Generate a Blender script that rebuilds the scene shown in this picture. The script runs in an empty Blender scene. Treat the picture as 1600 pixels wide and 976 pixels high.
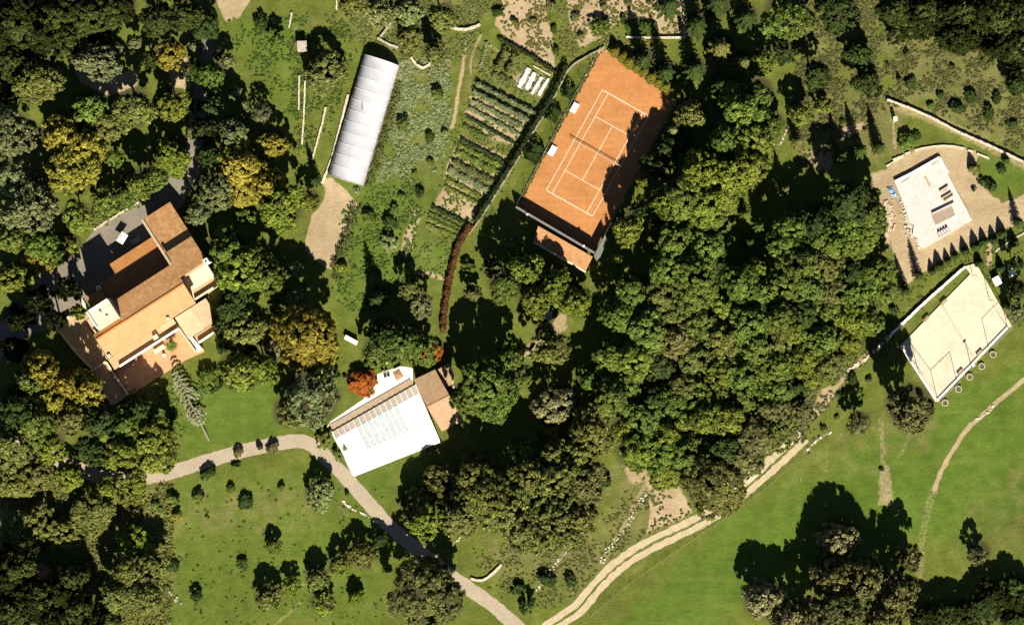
import bpy, math, random
import numpy as np
from mathutils import Vector

S = 0.1325          # metres per photograph pixel on the ground
H = 600.0           # camera height
sc = bpy.context.scene
COL = sc.collection

# ------------------------------------------------------------------ camera, sky, sun, exposure
cam_d = bpy.data.cameras.new("aerial_camera")
cam = bpy.data.objects.new("aerial_camera", cam_d)
COL.objects.link(cam)
cam.location = (0, 0, H)
cam_d.sensor_width = 36
cam_d.lens = 36 * H / (1600 * S)
cam_d.clip_start = 1
cam_d.clip_end = 9000
sc.camera = cam

SUN_EL = math.radians(43)
sun_h = Vector((0.23, -0.973)).normalized()
to_sun = Vector((sun_h.x * math.cos(SUN_EL), sun_h.y * math.cos(SUN_EL), math.sin(SUN_EL)))
world = bpy.data.worlds.new("World")
sc.world = world
world.use_nodes = True
wn = world.node_tree
bg = wn.nodes["Background"]
sky = wn.nodes.new("ShaderNodeTexSky")
sky.sky_type = 'NISHITA'
sky.sun_disc = False
sky.sun_elevation = SUN_EL
sky.air_density = 0.45
sky.dust_density = 0.2
sky.sun_rotation = math.atan2(to_sun.x, to_sun.y)
wn.links.new(sky.outputs[0], bg.inputs[0])
bg.inputs[1].default_value = 0.05
sun_d = bpy.data.lights.new("sun", 'SUN')
sun_d.energy = 5.0
sun_d.angle = math.radians(0.5)
sun_d.color = (1.0, 0.93, 0.78)
sun = bpy.data.objects.new("sun", sun_d)
COL.objects.link(sun)
sun.rotation_euler = to_sun.to_track_quat('Z', 'Y').to_euler()
sc.view_settings.view_transform = 'Standard'
sc.view_settings.look = 'None'
sc.view_settings.gamma = 1
sc.view_settings.use_curve_mapping = False
sc.view_settings.exposure = 0.95
sc.cycles.max_bounces = 4
sc.cycles.diffuse_bounces = 2

# ------------------------------------------------------------------ helpers
def W(px, py, z=0.0):
    k = (H - z) / H * S
    return Vector(((px - 800) * k, (488 - py) * k, z))

def material(name, col, var=0.25, scale=0.8, rough=0.9, bump=0.0, bump_scale=4.0, spec=0.2, fine=0.12):
    m = bpy.data.materials.new(name)
    m.use_nodes = True
    nt = m.node_tree
    b = nt.nodes["Principled BSDF"]
    b.inputs["Roughness"].default_value = rough
    b.inputs["Specular IOR Level"].default_value = spec
    geo = nt.nodes.new("ShaderNodeNewGeometry")
    n1 = nt.nodes.new("ShaderNodeTexNoise")
    n1.inputs["Scale"].default_value = scale
    n1.inputs["Detail"].default_value = 5
    n1.inputs["Roughness"].default_value = 0.65
    nt.links.new(geo.outputs["Position"], n1.inputs["Vector"])
    n2 = nt.nodes.new("ShaderNodeTexNoise")
    n2.inputs["Scale"].default_value = scale * 6
    n2.inputs["Detail"].default_value = 3
    nt.links.new(geo.outputs["Position"], n2.inputs["Vector"])
    mr = nt.nodes.new("ShaderNodeMapRange")
    mr.inputs[1].default_value = 0.3; mr.inputs[2].default_value = 0.7
    mr.inputs[3].default_value = 1 - var; mr.inputs[4].default_value = 1 + var
    nt.links.new(n1.outputs["Fac"], mr.inputs[0])
    mr2 = nt.nodes.new("ShaderNodeMapRange")
    mr2.inputs[1].default_value = 0.3; mr2.inputs[2].default_value = 0.7
    mr2.inputs[3].default_value = 1 - fine; mr2.inputs[4].default_value = 1 + fine
    nt.links.new(n2.outputs["Fac"], mr2.inputs[0])
    mu = nt.nodes.new("ShaderNodeMath"); mu.operation = 'MULTIPLY'
    nt.links.new(mr.outputs[0], mu.inputs[0]); nt.links.new(mr2.outputs[0], mu.inputs[1])
    vm = nt.nodes.new("ShaderNodeVectorMath"); vm.operation = 'SCALE'
    k_ = 1.0 if min(col) > .68 else .80
    vm.inputs[0].default_value = tuple(q * k_ for q in col)
    nt.links.new(mu.outputs[0], vm.inputs["Scale"])
    nt.links.new(vm.outputs[0], b.inputs["Base Color"])
    if bump > 0:
        n3 = nt.nodes.new("ShaderNodeTexNoise")
        n3.inputs["Scale"].default_value = bump_scale
        n3.inputs["Detail"].default_value = 4
        nt.links.new(geo.outputs["Position"], n3.inputs["Vector"])
        bp = nt.nodes.new("ShaderNodeBump")
        bp.inputs["Distance"].default_value = bump
        nt.links.new(n3.outputs["Fac"], bp.inputs["Height"])
        nt.links.new(bp.outputs[0], b.inputs["Normal"])
    return m

def tile_material(name, col, angle, var=0.22, patch=(0.62, 0.42, 0.24), patchiness=0.5):
    """Clay tile: columns of tiles running down the slope, rows across, weathered patches."""
    m = material(name, col, var, 0.5, 0.85)
    nt = m.node_tree
    b = nt.nodes["Principled BSDF"]
    src = b.inputs["Base Color"].links[0].from_socket
    geo = nt.nodes.new("ShaderNodeNewGeometry")
    rot = nt.nodes.new("ShaderNodeMapping")
    rot.inputs["Rotation"].default_value = (0, 0, -angle)
    nt.links.new(geo.outputs["Position"], rot.inputs["Vector"])
    w = nt.nodes.new("ShaderNodeTexWave")
    w.wave_type = 'BANDS'; w.bands_direction = 'X'
    w.inputs["Scale"].default_value = 0.85
    w.inputs["Distortion"].default_value = 1.6; w.inputs["Detail"].default_value = 3
    nt.links.new(rot.outputs[0], w.inputs["Vector"])
    bp = nt.nodes.new("ShaderNodeBump")
    bp.inputs["Distance"].default_value = 0.07
    bp.inputs["Strength"].default_value = 0.5
    nt.links.new(w.outputs["Fac"], bp.inputs["Height"])
    nt.links.new(bp.outputs[0], b.inputs["Normal"])
    n = nt.nodes.new("ShaderNodeTexNoise")
    n.inputs["Scale"].default_value = 1.3; n.inputs["Detail"].default_value = 4
    nt.links.new(geo.outputs["Position"], n.inputs["Vector"])
    mr = nt.nodes.new("ShaderNodeMapRange")
    mr.inputs[1].default_value = 0.5; mr.inputs[2].default_value = 0.68
    mr.inputs[4].default_value = patchiness
    nt.links.new(n.outputs["Fac"], mr.inputs[0])
    mx = nt.nodes.new("ShaderNodeMix"); mx.data_type = 'RGBA'
    nt.links.new(mr.outputs[0], mx.inputs[0])
    nt.links.new(src, mx.inputs[6])
    mx.inputs[7].default_value = (*[q * .8 for q in patch], 1)
    nt.links.new(mx.outputs[2], b.inputs["Base Color"])
    return m

class MB:
    def __init__(s): s.v = []; s.f = []
    def add(s, vs, fs):
        o = len(s.v); s.v += [tuple(x) for x in vs]; s.f += [tuple(i + o for i in f) for f in fs]
    def prism(s, xy, z0, z1):
        n = len(xy)
        a = sum(xy[i][0] * xy[(i + 1) % n][1] - xy[(i + 1) % n][0] * xy[i][1] for i in range(n))
        if a < 0: xy = xy[::-1]
        vs = [(p[0], p[1], z0) for p in xy] + [(p[0], p[1], z1) for p in xy]
        fs = [tuple(range(n - 1, -1, -1)), tuple(range(n, 2 * n))]
        fs += [(i, (i + 1) % n, n + (i + 1) % n, n + i) for i in range(n)]
        s.add(vs, fs)
    def slab(s, pts, th=0.16):
        pts = [Vector(p) for p in pts]; n = len(pts)
        a = sum(pts[i].x * pts[(i + 1) % n].y - pts[(i + 1) % n].x * pts[i].y for i in range(n))
        if a < 0: pts = pts[::-1]
        vs = [(p.x, p.y, p.z - th) for p in pts] + [tuple(p) for p in pts]
        fs = [tuple(range(n - 1, -1, -1)), tuple(range(n, 2 * n))]
        fs += [(i, (i + 1) % n, n + (i + 1) % n, n + i) for i in range(n)]
        s.add(vs, fs)
    def box(s, c, size, ang=0.0):
        hx, hy = size[0] / 2, size[1] / 2
        ca, sa = math.cos(ang), math.sin(ang)
        xy = [(c[0] + x * ca - y * sa, c[1] + x * sa + y * ca) for x, y in ((-hx, -hy), (hx, -hy), (hx, hy), (-hx, hy))]
        s.prism(xy, c[2], c[2] + size[2])
    def bar(s, p0, p1, w, h):
        """a beam from p0 to p1, w wide, h high, its underside at the points' height"""
        p0, p1 = Vector(p0), Vector(p1)
        d = (p1 - p0); side = Vector((-d.y, d.x, 0))
        if side.length < 1e-6: side = Vector((1, 0, 0))
        side = side.normalized() * w / 2
        up = Vector((0, 0, h))
        q = [p0 - side, p1 - side, p1 + side, p0 + side]
        s.add(q + [x + up for x in q], [(3, 2, 1, 0), (4, 5, 6, 7), (0, 1, 5, 4), (1, 2, 6, 5), (2, 3, 7, 6), (3, 0, 4, 7)])
    def tube(s, p0, p1, r0, r1, n=6):
        p0, p1 = Vector(p0), Vector(p1)
        d = (p1 - p0).normalized()
        a = d.orthogonal().normalized(); b = d.cross(a)
        vs = []
        for p, r in ((p0, r0), (p1, r1)):
            for i in range(n):
                t = 2 * math.pi * i / n
                vs.append(p + (a * math.cos(t) + b * math.sin(t)) * r)
        fs = [(i, (i + 1) % n, n + (i + 1) % n, n + i) for i in range(n)]
        fs += [tuple(range(n - 1, -1, -1)), tuple(range(n, 2 * n))]
        s.add(vs, fs)
    def stone(s, c, r, rng):
        vs = []
        for (x, y, z) in ((1, 0, 0), (0, 1, 0), (-1, 0, 0), (0, -1, 0)):
            k = r * rng.uniform(0.75, 1.2)
            vs.append((c[0] + x * k + rng.uniform(-.2, .2) * r, c[1] + y * k + rng.uniform(-.2, .2) * r, c[2] - 0.05))
        for (x, y) in ((.7, .7), (-.7, .7), (-.7, -.7), (.7, -.7)):
            k = r * rng.uniform(0.6, 1.0)
            vs.append((c[0] + x * k, c[1] + y * k, c[2] + r * rng.uniform(.5, .9)))
        s.add(vs, [(4, 5, 6, 7)[::1], (0, 1, 4), (1, 5, 4), (1, 2, 5), (2, 6, 5), (2, 3, 6), (3, 7, 6), (3, 0, 7), (0, 4, 7)])
    def build(s, name, mat, parent=None, smooth=False):
        off = parent.matrix_world.translation if False else (parent["_base"] if parent is not None and "_base" in parent else (0, 0, 0))
        me = bpy.data.meshes.new(name)
        vs = [(v[0] - off[0], v[1] - off[1], v[2] - off[2]) for v in s.v]
        me.from_pydata(vs, [], s.f)
        me.materials.append(mat)
        if smooth: me.shade_smooth()
        o = bpy.data.objects.new(name, me)
        COL.objects.link(o)
        if parent is not None: o.parent = parent
        return o

BASES = []
def thing(name, label, cat, loc, group=None):
    o = bpy.data.objects.new(name, None)
    COL.objects.link(o)
    o.empty_display_size = 0.5
    o.location = loc
    o["_base"] = tuple(loc); BASES.append(o)
    tag(o, label, cat, group)
    return o

def tag(o, label, cat, group=None, kind=None):
    if label: o["label"] = label
    if cat: o["category"] = cat
    if group: o["group"] = group
    if kind: o["kind"] = kind
    return o

def origin_to_base(o):
    """put a single-mesh thing's origin at the middle of its base"""
    me = o.data
    n = len(me.vertices); co = np.empty(n * 3, 'f'); me.vertices.foreach_get("co", co); co = co.reshape(-1, 3)
    c = np.array([(co[:, 0].min() + co[:, 0].max()) / 2, (co[:, 1].min() + co[:, 1].max()) / 2, co[:, 2].min()])
    co -= c
    me.vertices.foreach_set("co", co.ravel().astype('f')); me.update()
    o.location = tuple(float(x) for x in c)
    return o

def structure(o): o["kind"] = "structure"; return o

def raw_mesh(name, verts, quads, mat, tint=None):
    me = bpy.data.meshes.new(name)
    nv, nq = len(verts), len(quads)
    me.vertices.add(nv); me.loops.add(nq * 4); me.polygons.add(nq)
    me.vertices.foreach_set("co", np.asarray(verts, 'f').ravel())
    me.loops.foreach_set("vertex_index", np.asarray(quads, 'i').ravel())
    me.polygons.foreach_set("loop_start", np.arange(0, nq * 4, 4, dtype='i'))
    me.update(calc_edges=True)
    if tint is not None:
        at = me.attributes.new("tint", 'FLOAT', 'POINT')
        at.data.foreach_set("value", np.asarray(tint, 'f'))
    me.materials.append(mat)
    me.validate()
    return me

def dens(path, step):
    """resample a pixel polyline every `step` pixels"""
    out = []
    for (a, b) in zip(path[:-1], path[1:]):
        d = math.hypot(b[0] - a[0], b[1] - a[1]); n = max(1, int(d / step))
        out += [(a[0] + (b[0] - a[0]) * i / n, a[1] + (b[1] - a[1]) * i / n) for i in range(n)]
    out.append(path[-1]); return out

def smooth_path(path, it=2):
    for _ in range(it):
        q = [path[0]]
        for a, b in zip(path[:-1], path[1:]):
            q += [(a[0] * .75 + b[0] * .25, a[1] * .75 + b[1] * .25), (a[0] * .25 + b[0] * .75, a[1] * .25 + b[1] * .75)]
        q.append(path[-1]); path = q
    return path

def ribbon(mb, path, width, z, jit=0.0, seed=1, th=0.0):
    """a flat strip along a pixel path, width in metres"""
    rng = random.Random(seed)
    P = [W(x, y, z) for x, y in dens(path, 5)]
    L, R = [], []
    for i, p in enumerate(P):
        d = (P[min(i + 1, len(P) - 1)] - P[max(i - 1, 0)]); d.z = 0
        s = Vector((-d.y, d.x, 0)).normalized()
        L.append(p + s * (width / 2 + rng.uniform(-jit, jit))); R.append(p - s * (width / 2 + rng.uniform(-jit, jit)))
    n = len(P)
    mb.add(R + L, [(i, i + 1, n + i + 1, n + i) for i in range(n - 1)])

# ------------------------------------------------------------------ tree and plant lists (photograph pixels: x y radius colour)
TREES = """
61 128 40 o;154 97 32 b;169 77 20 b;20 212 36 b;141 174 32 g;205 172 36 o;166 194 30 o;95 212 36 a;124 232 38 a;271 168 27 y;256 143 16 g
264 87 25 a;328 120 26 g;305 74 12 b;356 95 13 b;340 84 12 b;366 146 12 b;381 166 11 b;264 241 30 G;179 246 14 g;366 208 28 b;368 240 30 a
100 65 26 d;210 66 13 b;30 40 34 d;84 24 34 d;135 28 30 d;20 98 30 d;170 20 28 d;245 30 26 d;290 25 28 d;320 40 24 d;300 110 18 d;235 95 14 d
110 268 42 a;20 278 30 b;46 324 40 b;59 291 22 b;120 342 26 y;110 383 18 y;64 383 30 g;15 373 26 g;59 404 24 a;15 437 28 y;36 424 20 y
164 317 22 g;218 289 26 y;195 306 18 g;243 276 22 g;277 255 24 G;333 299 28 b;315 332 24 b;294 342 12 y;376 262 36 a;380 298 28 a;384 337 17 g
353 391 34 g;369 424 38 y;392 406 30 g;364 478 30 d;507 112 34 o;592 20 24 p;640 18 26 p;690 28 26 o;640 58 24 o;680 82 20 o;550 8 20 o;433 66 13 g
425 228 26 a;410 177 17 b;438 325 36 y;415 291 32 a;484 314 17 y;415 430 32 g;459 470 20 b;459 420 14 b;479 445 12 g;435 480 18 g
600 522 26 d;640 534 26 g;638 452 17 o;656 478 20 b;738 458 14 k;584 518 15 y;588 550 22 g;622 538 28 g;658 548 25 g
818 424 33 G;866 446 34 G;898 472 28 G;840 468 34 y;790 445 28 g;765 420 16 d;805 385 14 g
982 358 30 G;1005 283 12 G;1002 312 10 G;1064 312 38 g;1094 271 36 G;1140 278 38 y;1171 255 32 G;1035 314 20 G;1105 322 32 y;1133 309 26 G;1102 345 28 g
1030 363 20 d;1056 378 32 g;1102 388 30 g;1082 430 40 g;1043 419 30 g;1120 419 26 d;984 455 30 g;945 478 13 g;1038 463 30 o;1089 462 32 g
1158 445 32 g;1186 424 24 y;1133 480 30 G;1190 465 30 g;966 495 30 g;1012 518 34 g;958 562 28 g;992 562 32 y;923 595 24 g;954 625 34 g;979 603 26 g
1030 575 28 d;1069 567 22 y;1056 531 32 k;1094 506 34 g;1133 531 34 o;1171 506 34 g;1179 544 32 g;1120 588 32 y;1164 588 34 g;1069 605 28 o;1094 625 30 g
1023 623 26 d;1056 636 30 g;1005 654 32 g;979 672 28 y;1043 677 34 G;995 705 34 y;1030 707 32 g;1069 712 34 g;1107 654 34 y;1141 659 34 y;1171 623 30 g
1192 644 26 k;1179 685 34 k;1133 705 32 d;1158 718 30 k;1043 738 28 G;1120 764 46 o;1092 740 22 o
869 636 37 t;859 544 31 o;854 518 18 b;812 590 22 g;864 682 24 o;923 674 32 o;945 690 24 o
477 529 46 a;497 565 28 a;433 549 22 b;374 582 36 y;410 577 26 G;484 622 48 b;451 646 26 o;515 590 18 g;764 597 44 g;733 624 28 g;771 634 32 g;794 560 25 g
700 772 42 o;656 790 34 o;752 762 42 o;746 735 28 o;790 800 38 o;669 815 26 y;722 812 28 o;826 743 38 o;864 748 36 o;890 737 34 o;917 754 32 k
831 790 24 G;864 816 36 o;902 812 32 o;815 825 34 o;890 838 28 o;850 838 28 o;815 712 26 g;864 712 30 o;905 708 30 o;640 812 18 o
669 931 56 k;64 572 30 a;85 625 28 a;136 608 31 a;108 600 26 a;26 636 34 d;44 593 24 o;107 654 28 o;56 664 34 g;20 698 34 o;77 700 28 y
154 659 28 d;200 664 28 g;230 682 34 y;192 706 32 G;164 678 24 y;141 706 26 d;245 712 30 G;218 642 26 d;379 515 32 o;352 508 22 d;379 552 24 d
25 752 30 o;62 742 26 o;110 746 24 y;140 800 34 o;50 822 34 o;98 834 28 o;205 760 28 y;166 764 22 y;212 852 30 y;198 892 28 o;240 884 24 o;180 932 26 o;230 930 26 o
30 885 34 d;62 935 34 d;112 905 30 d;18 955 34 d;122 955 32 d;170 970 24 d;500 772 25 p
1226 26 38 g;1253 36 24 o;1310 18 30 d;1277 118 27 d;1226 84 18 d;1354 128 24 d;1343 84 24 d;1251 179 22 y;1287 168 15 G;1194 97 20 y;1079 179 26 o
1164 169 38 g;1133 218 30 g;1181 218 34 y;1146 148 26 g;1185 150 28 g;1205 195 22 g;1400 16 30 d;1450 14 30 d;1505 20 32 d;1560 24 34 d;1590 70 28 d;1480 60 18 d;1545 75 22 d;1590 130 20 d
1328 317 34 d;1354 312 24 g;1361 339 30 g;1323 352 32 g;1277 350 32 d;1238 357 30 g;1284 378 28 g;1354 366 26 g;1226 386 30 g;1258 388 26 d;1304 388 32 g;1341 388 26 g
1213 414 20 y;1251 416 32 g;1290 418 30 o;1323 427 28 d;1364 432 28 g;1384 424 18 g;1226 446 30 g;1264 450 32 g;1302 456 30 o;1341 460 30 g;1379 460 24 g
1220 500 32 g;1258 490 28 d;1294 492 30 g;1330 498 28 G;1356 506 24 g;1208 535 28 o;1246 525 30 y;1288 531 32 g;1328 534 26 G;1215 572 30 g;1251 560 32 y;1300 570 25 o
1215 612 26 g;1240 608 24 d;1215 641 26 k;1251 646 24 k;1246 672 20 k;1215 676 28 o;1270 590 20 G
1422 638 40 k;122 486 14 G;1343 662 19 k;1310 845 36 t;1195 938 36 t;1300 902 36 k;1350 907 38 k;1402 932 38 k;1420 872 20 k;1322 952 40 k;1268 962 32 k;1382 968 34 k;1232 965 30 t
1530 866 19 k;1480 965 30 d;1540 950 30 d;1584 925 30 d;1590 972 30 d;1590 415 16 d;1592 455 17 d;1590 488 15 b
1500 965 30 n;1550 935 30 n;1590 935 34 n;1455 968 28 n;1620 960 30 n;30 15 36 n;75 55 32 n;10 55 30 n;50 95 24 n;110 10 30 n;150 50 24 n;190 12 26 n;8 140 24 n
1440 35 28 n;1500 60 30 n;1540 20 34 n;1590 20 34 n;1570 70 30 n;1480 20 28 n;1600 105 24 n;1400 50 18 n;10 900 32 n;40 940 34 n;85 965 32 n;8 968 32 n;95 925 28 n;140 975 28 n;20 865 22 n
1040 235 20 d;1028 262 18 d;1012 250 14 d;997 330 16 d;1060 225 24 d;1075 250 24 g
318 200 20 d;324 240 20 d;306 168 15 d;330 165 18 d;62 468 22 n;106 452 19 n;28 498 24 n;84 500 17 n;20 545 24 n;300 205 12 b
1042 489 26 g;1075 487 26 g;1023 548 26 g;1000 590 24 g;1090 560 28 g;1152 565 26 g;1195 585 26 g;1075 660 26 g;985 640 22 G;1110 475 26 g;1160 480 26 g;1235 470 24 g;1280 470 24 g;1310 535 24 g;1070 450 24 g;1185 610 24 g;1130 625 26 G;950 590 22 g;1205 480 24 g;690 795 24 o;735 790 30 o;770 780 30 o;810 770 30 o;850 780 30 o;885 775 28 o
497 905 21 o;456 916 16 y;418 934 22 o;565 868 23 o;531 882 19 y;503 944 20 y;427 852 13 g;556 932 13 y;594 842 13 d
"""
FIRS = """
1125 77 24 o;1161 100 19 o;1089 41 23 d;1052 205 14 p;964 404 14 G;1164 335 12 g;1187 353 13 g;1171 378 13 d;1226 296 13 o;1436 430 11 d;1592 347 10 d;1415 454 11 d
1045 12 24 d;1120 8 24 d;1165 30 22 d;1005 95 20 d;1040 115 20 d;1085 110 20 d;1125 135 20 d
1315 243 15 d;1343 236 16 d;1374 230 14 d;1246 222 13 k;590 468 20 d;492 283 12 d
"""
CYPRESSES = """
1457 424 6 d;1468 416 8 d;1481 408 6 d;1492 400 6 d;1508 392 7 d;1525 385 8 d;1538 378 7 d;1553 375 7 d;1566 365 8 d
1530 411 7 d;1572 476 7 d;1564 419 7 d;1585 379 7 d;1521 262 8 k;1572 250 6 d;1405 124 4 d
"""
SHRUBS = """
684 146 11 g;630 195 13 g;694 207 8 p;671 215 7 d;577 340 10 g;610 347 12 d;616 330 8 g;656 301 9 d;628 306 7 g;673 253 7 g;610 378 13 p;648 271 5 g;533 419 13 y
408 38 13 d;733 417 13 g;861 10 8 k;833 33 6 k;865 46 6 d;868 79 8 d;900 26 7 k;907 56 6 k;805 36 7 k;974 31 7 d;1048 26 8 k;1015 5 5 k;943 8 9 k;982 5 8 k;779 18 9 d
938 43 16 g;310 775 11 d;325 739 11 d;361 764 9 d;384 785 12 d;379 880 9 d;307 931 14 d;269 777 11 g;246 792 11 g;277 805 11 a;269 885 11 d;324 808 4 g;369 728 8 d
1423 131 9 d;1454 166 7 g;1497 169 12 d;1518 151 10 d;1546 177 10 d;1582 195 9 d;1416 82 7 d;1469 149 7 d;1488 105 6 d;1387 100 4 d;1558 154 8 d;1418 220 14 g;1432 213 6 d;1316 190 5 d;1351 202 4 d
1338 623 14 g;1397 485 9 d;1333 592 9 d;1358 592 6 d;1312 617 5 d;1308 652 4 g;1287 668 5 d;325 590 18 g;566 600 20 r;578 590 12 r;677 552 15 r;507 685 17 o;528 710 12 o;540 700 9 y
405 697 8 d;425 700 9 k;372 706 9 k;946 752 13 d;542 770 5 d;1535 285 9 d;1548 290 10 d;1522 295 5 d;1525 268 9 y;1565 265 7 d;854 905 14 d;890 908 12 d;826 945 18 d;810 920 10 d
558 300 6 p;440 760 7 d;1240 865 4 g;1378 733 4 d;880 142 0 d;586 578 8 y;539 590 6 k
"""
CLIPPED = "888 146 9 17 d;864 180 11 21 d;834 240 15 27 d"
def parse(t): 
    out = []
    for q in t.replace("\n", ";").split(";"):
        q = q.split()
        if q: out.append([float(v) for v in q[:-1]] + [q[-1]])
    return out
TREES, FIRS, CYPRESSES, SHRUBS, CLIPPED = map(parse, (TREES, FIRS, CYPRESSES, SHRUBS, CLIPPED))
SHRUBS = [s for s in SHRUBS if s[2] > 0]

# ------------------------------------------------------------------ ground
def poly_dist(X, Y, poly):
    """signed distance (pixels, inside positive) of points to a polygon"""
    n = len(poly); inside = np.zeros(X.shape, bool); d = np.full(X.shape, 1e9)
    for i in range(n):
        x0, y0 = poly[i]; x1, y1 = poly[(i + 1) % n]
        dx, dy = x1 - x0, y1 - y0
        t = np.clip(((X - x0) * dx + (Y - y0) * dy) / (dx * dx + dy * dy + 1e-9), 0, 1)
        d = np.minimum(d, np.hypot(X - x0 - t * dx, Y - y0 - t * dy))
        cond = ((y0 > Y) != (y1 > Y))
        with np.errstate(divide='ignore', invalid='ignore'):
            xi = (x1 - x0) * (Y - y0) / (y1 - y0 + 1e-12) + x0
        inside ^= cond & (X < xi)
    return np.where(inside, d, -d)

def line_dist(X, Y, path):
    d = np.full(X.shape, 1e9)
    for (x0, y0), (x1, y1) in zip(path[:-1], path[1:]):
        dx, dy = x1 - x0, y1 - y0
        t = np.clip(((X - x0) * dx + (Y - y0) * dy) / (dx * dx + dy * dy + 1e-9), 0, 1)
        d = np.minimum(d, np.hypot(X - x0 - t * dx, Y - y0 - t * dy))
    return d

SOIL = [  # tilled or bare earth: polygon, strength
    ([(505, 280), (520, 277), (545, 303), (558, 316), (553, 345), (540, 375), (525, 405), (518, 420), (490, 405), (476, 385), (485, 340), (500, 320), (509, 300)], 1),
    ([(692, 296), (748, 321), (734, 349), (676, 321)], 1),
    ([(1386, 262), (1430, 234), (1490, 228), (1530, 238), (1522, 262), (1536, 292), (1565, 316), (1620, 300), (1620, 340), (1570, 356), (1442, 425), (1417, 443), (1404, 425), (1395, 390), (1388, 350), (1395, 300)], 1),
    ([(785, -10), (850, -10), (862, 50), (870, 118), (800, 66), (772, 40)], .8),
    ([(885, -10), (1068, -10), (1070, 62), (1030, 55), (1020, 30), (975, 30), (940, 60), (905, 75), (890, 40)], .75),
    ([(330, -20), (352, 36), (372, 28), (400, -10)], .8),
    ([(1010, 745), (1060, 755), (1085, 800), (1030, 825), (1005, 838), (1015, 800)], .72),
    ([(1262, 652), (1284, 606), (1300, 602), (1306, 616), (1288, 640), (1270, 660)], .8),
    ([(970, 725), (1010, 730), (1015, 750), (985, 755)], .6),
    ([(118, 108), (160, 118), (215, 108), (216, 135), (170, 150), (125, 130)], .8),
    ([(258, 95), (295, 90), (300, 140), (268, 135)], .7),
    ([(800, 112), (860, 118), (845, 152), (800, 140)], .5),
    ([(640, 330), (662, 325), (650, 365), (640, 410), (622, 405), (632, 360)], .62),
    ([(850, 515), (885, 480), (888, 515), (820, 560), (800, 560)], .55),
    ([(1310, 205), (1350, 190), (1352, 200), (1318, 215)], .8),
    ([(1255, 235), (1310, 235), (1300, 268), (1272, 268)], .55),
    ([(70, 708), (110, 712), (125, 738), (95, 740)], .9),
    ([(1360, 270), (1400, 262), (1396, 350), (1386, 395), (1378, 340)], .7),
    ([(568, 770), (600, 790), (608, 810), (600, 815)], .3),
    ([(715, 225), (790, 258), (765, 312), (692, 290), (702, 250)], .8), ([(745, 150), (826, 190), (800, 228), (760, 214), (726, 176)], .7), ([(668, 336), (722, 356), (714, 374), (664, 356)], .5),
    ([(1372, 726), (1392, 726), (1396, 790), (1370, 790)], .5),
]
TRAILS = [  # worn trails: path, half width px, strength
    ([(1610, 585), (1560, 625), (1535, 650), (1512, 668), (1490, 700), (1470, 735), (1460, 765)], 3.2, 1.0),
    ([(1460, 765), (1448, 800), (1440, 850), (1436, 900)], 8, .36),
    ([(1377, 655), (1380, 720), (1383, 785)], 6, .38), ([(1292, 690), (1290, 740)], 4, .34), ([(1252, 725), (1248, 795)], 4, .3), ([(1425, 670), (1405, 715)], 4, .36),
    ([(728, 58), (724, 110), (714, 150), (712, 175), (706, 200)], 3.5, .75), ([(752, 52), (737, 88), (736, 118)], 2.5, .6),
    ([(705, 215), (700, 245), (685, 300), (668, 340)], 3, .3), ([(648, 424), (672, 428), (700, 437)], 4, .75), ([(756, 66), (800, 92)], 3, .6), ([(736, 152), (812, 192)], 2.5, .9), ([(727, 176), (800, 214)], 2.5, .8), ([(717, 213), (790, 247)], 3, .8), ([(712, 233), (780, 266)], 2.5, .8), ([(705, 248), (772, 279)], 2.5, .9), ([(668, 337), (722, 362)], 2, .8), ([(666, 346), (718, 368)], 2, .8), ([(800, 66), (835, 86), (868, 104)], 2.5, .5),
    ([(1394, 187), (1397, 210), (1398, 232)], 3, .6),
    ([(1400, 165), (1470, 190), (1540, 225), (1610, 262)], 10, .45),
    ([(1545, 380), (1546, 412)], 4, 1),
    ([(600, 925), (612, 960)], 8, .3), ([(585, 890), (620, 870)], 5, .3), ([(470, 915), (520, 895)], 4, .35), ([(420, 985), (470, 940)], 4, .4),
    ([(1290, 625), (1335, 572), (1390, 525)], 5, .6),
    ([(940, 880), (985, 800), (1015, 745)], 4, .45), ([(840, 915), (890, 850)], 6, .35),
    ([(1600, 262), (1540, 300), (1500, 310)], 3, .2),
]
DRY = [([(560, 80), (720, 60), (700, 240), (660, 330), (600, 300), (640, 150)], .45), ([(1250, 150), (1400, 140), (1420, 240), (1260, 260)], .9),
       ([(1380, 40), (1620, 60), (1620, 260), (1400, 160)], .8), ([(940, 730), (1080, 740), (1060, 840), (900, 930), (740, 890), (760, 850), (930, 830)], .7),
       ([(260, 770), (480, 745), (560, 810), (380, 830), (260, 850)], .5), ([(-60, 715), (265, 730), (250, 960), (-60, 960)], 1.0), ([(430, 30), (720, -10), (720, 60), (600, 80)], .55),
       ([(1230, 690), (1440, 640), (1480, 660), (1380, 740), (1230, 760)], .4), ([(440, 100), (520, 90), (510, 260), (470, 260)], .3), ([(640, 330), (700, 380), (680, 430), (640, 420)], .4),
       ([(1240, -20), (1400, -20), (1390, 140), (1260, 140)], .5), ([(880, 20), (930, -10), (960, 60), (900, 80)], .4), ([(1380, 640), (1480, 640), (1440, 700), (1360, 690)], .6),
       ([(740, 60), (880, 120), (790, 270), (700, 380), (660, 360), (715, 200)], .55), ([(1500, 760), (1620, 700), (1620, 900), (1480, 880)], .35), ([(1400, 480), (1510, 420), (1420, 520)], .5)]
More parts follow.
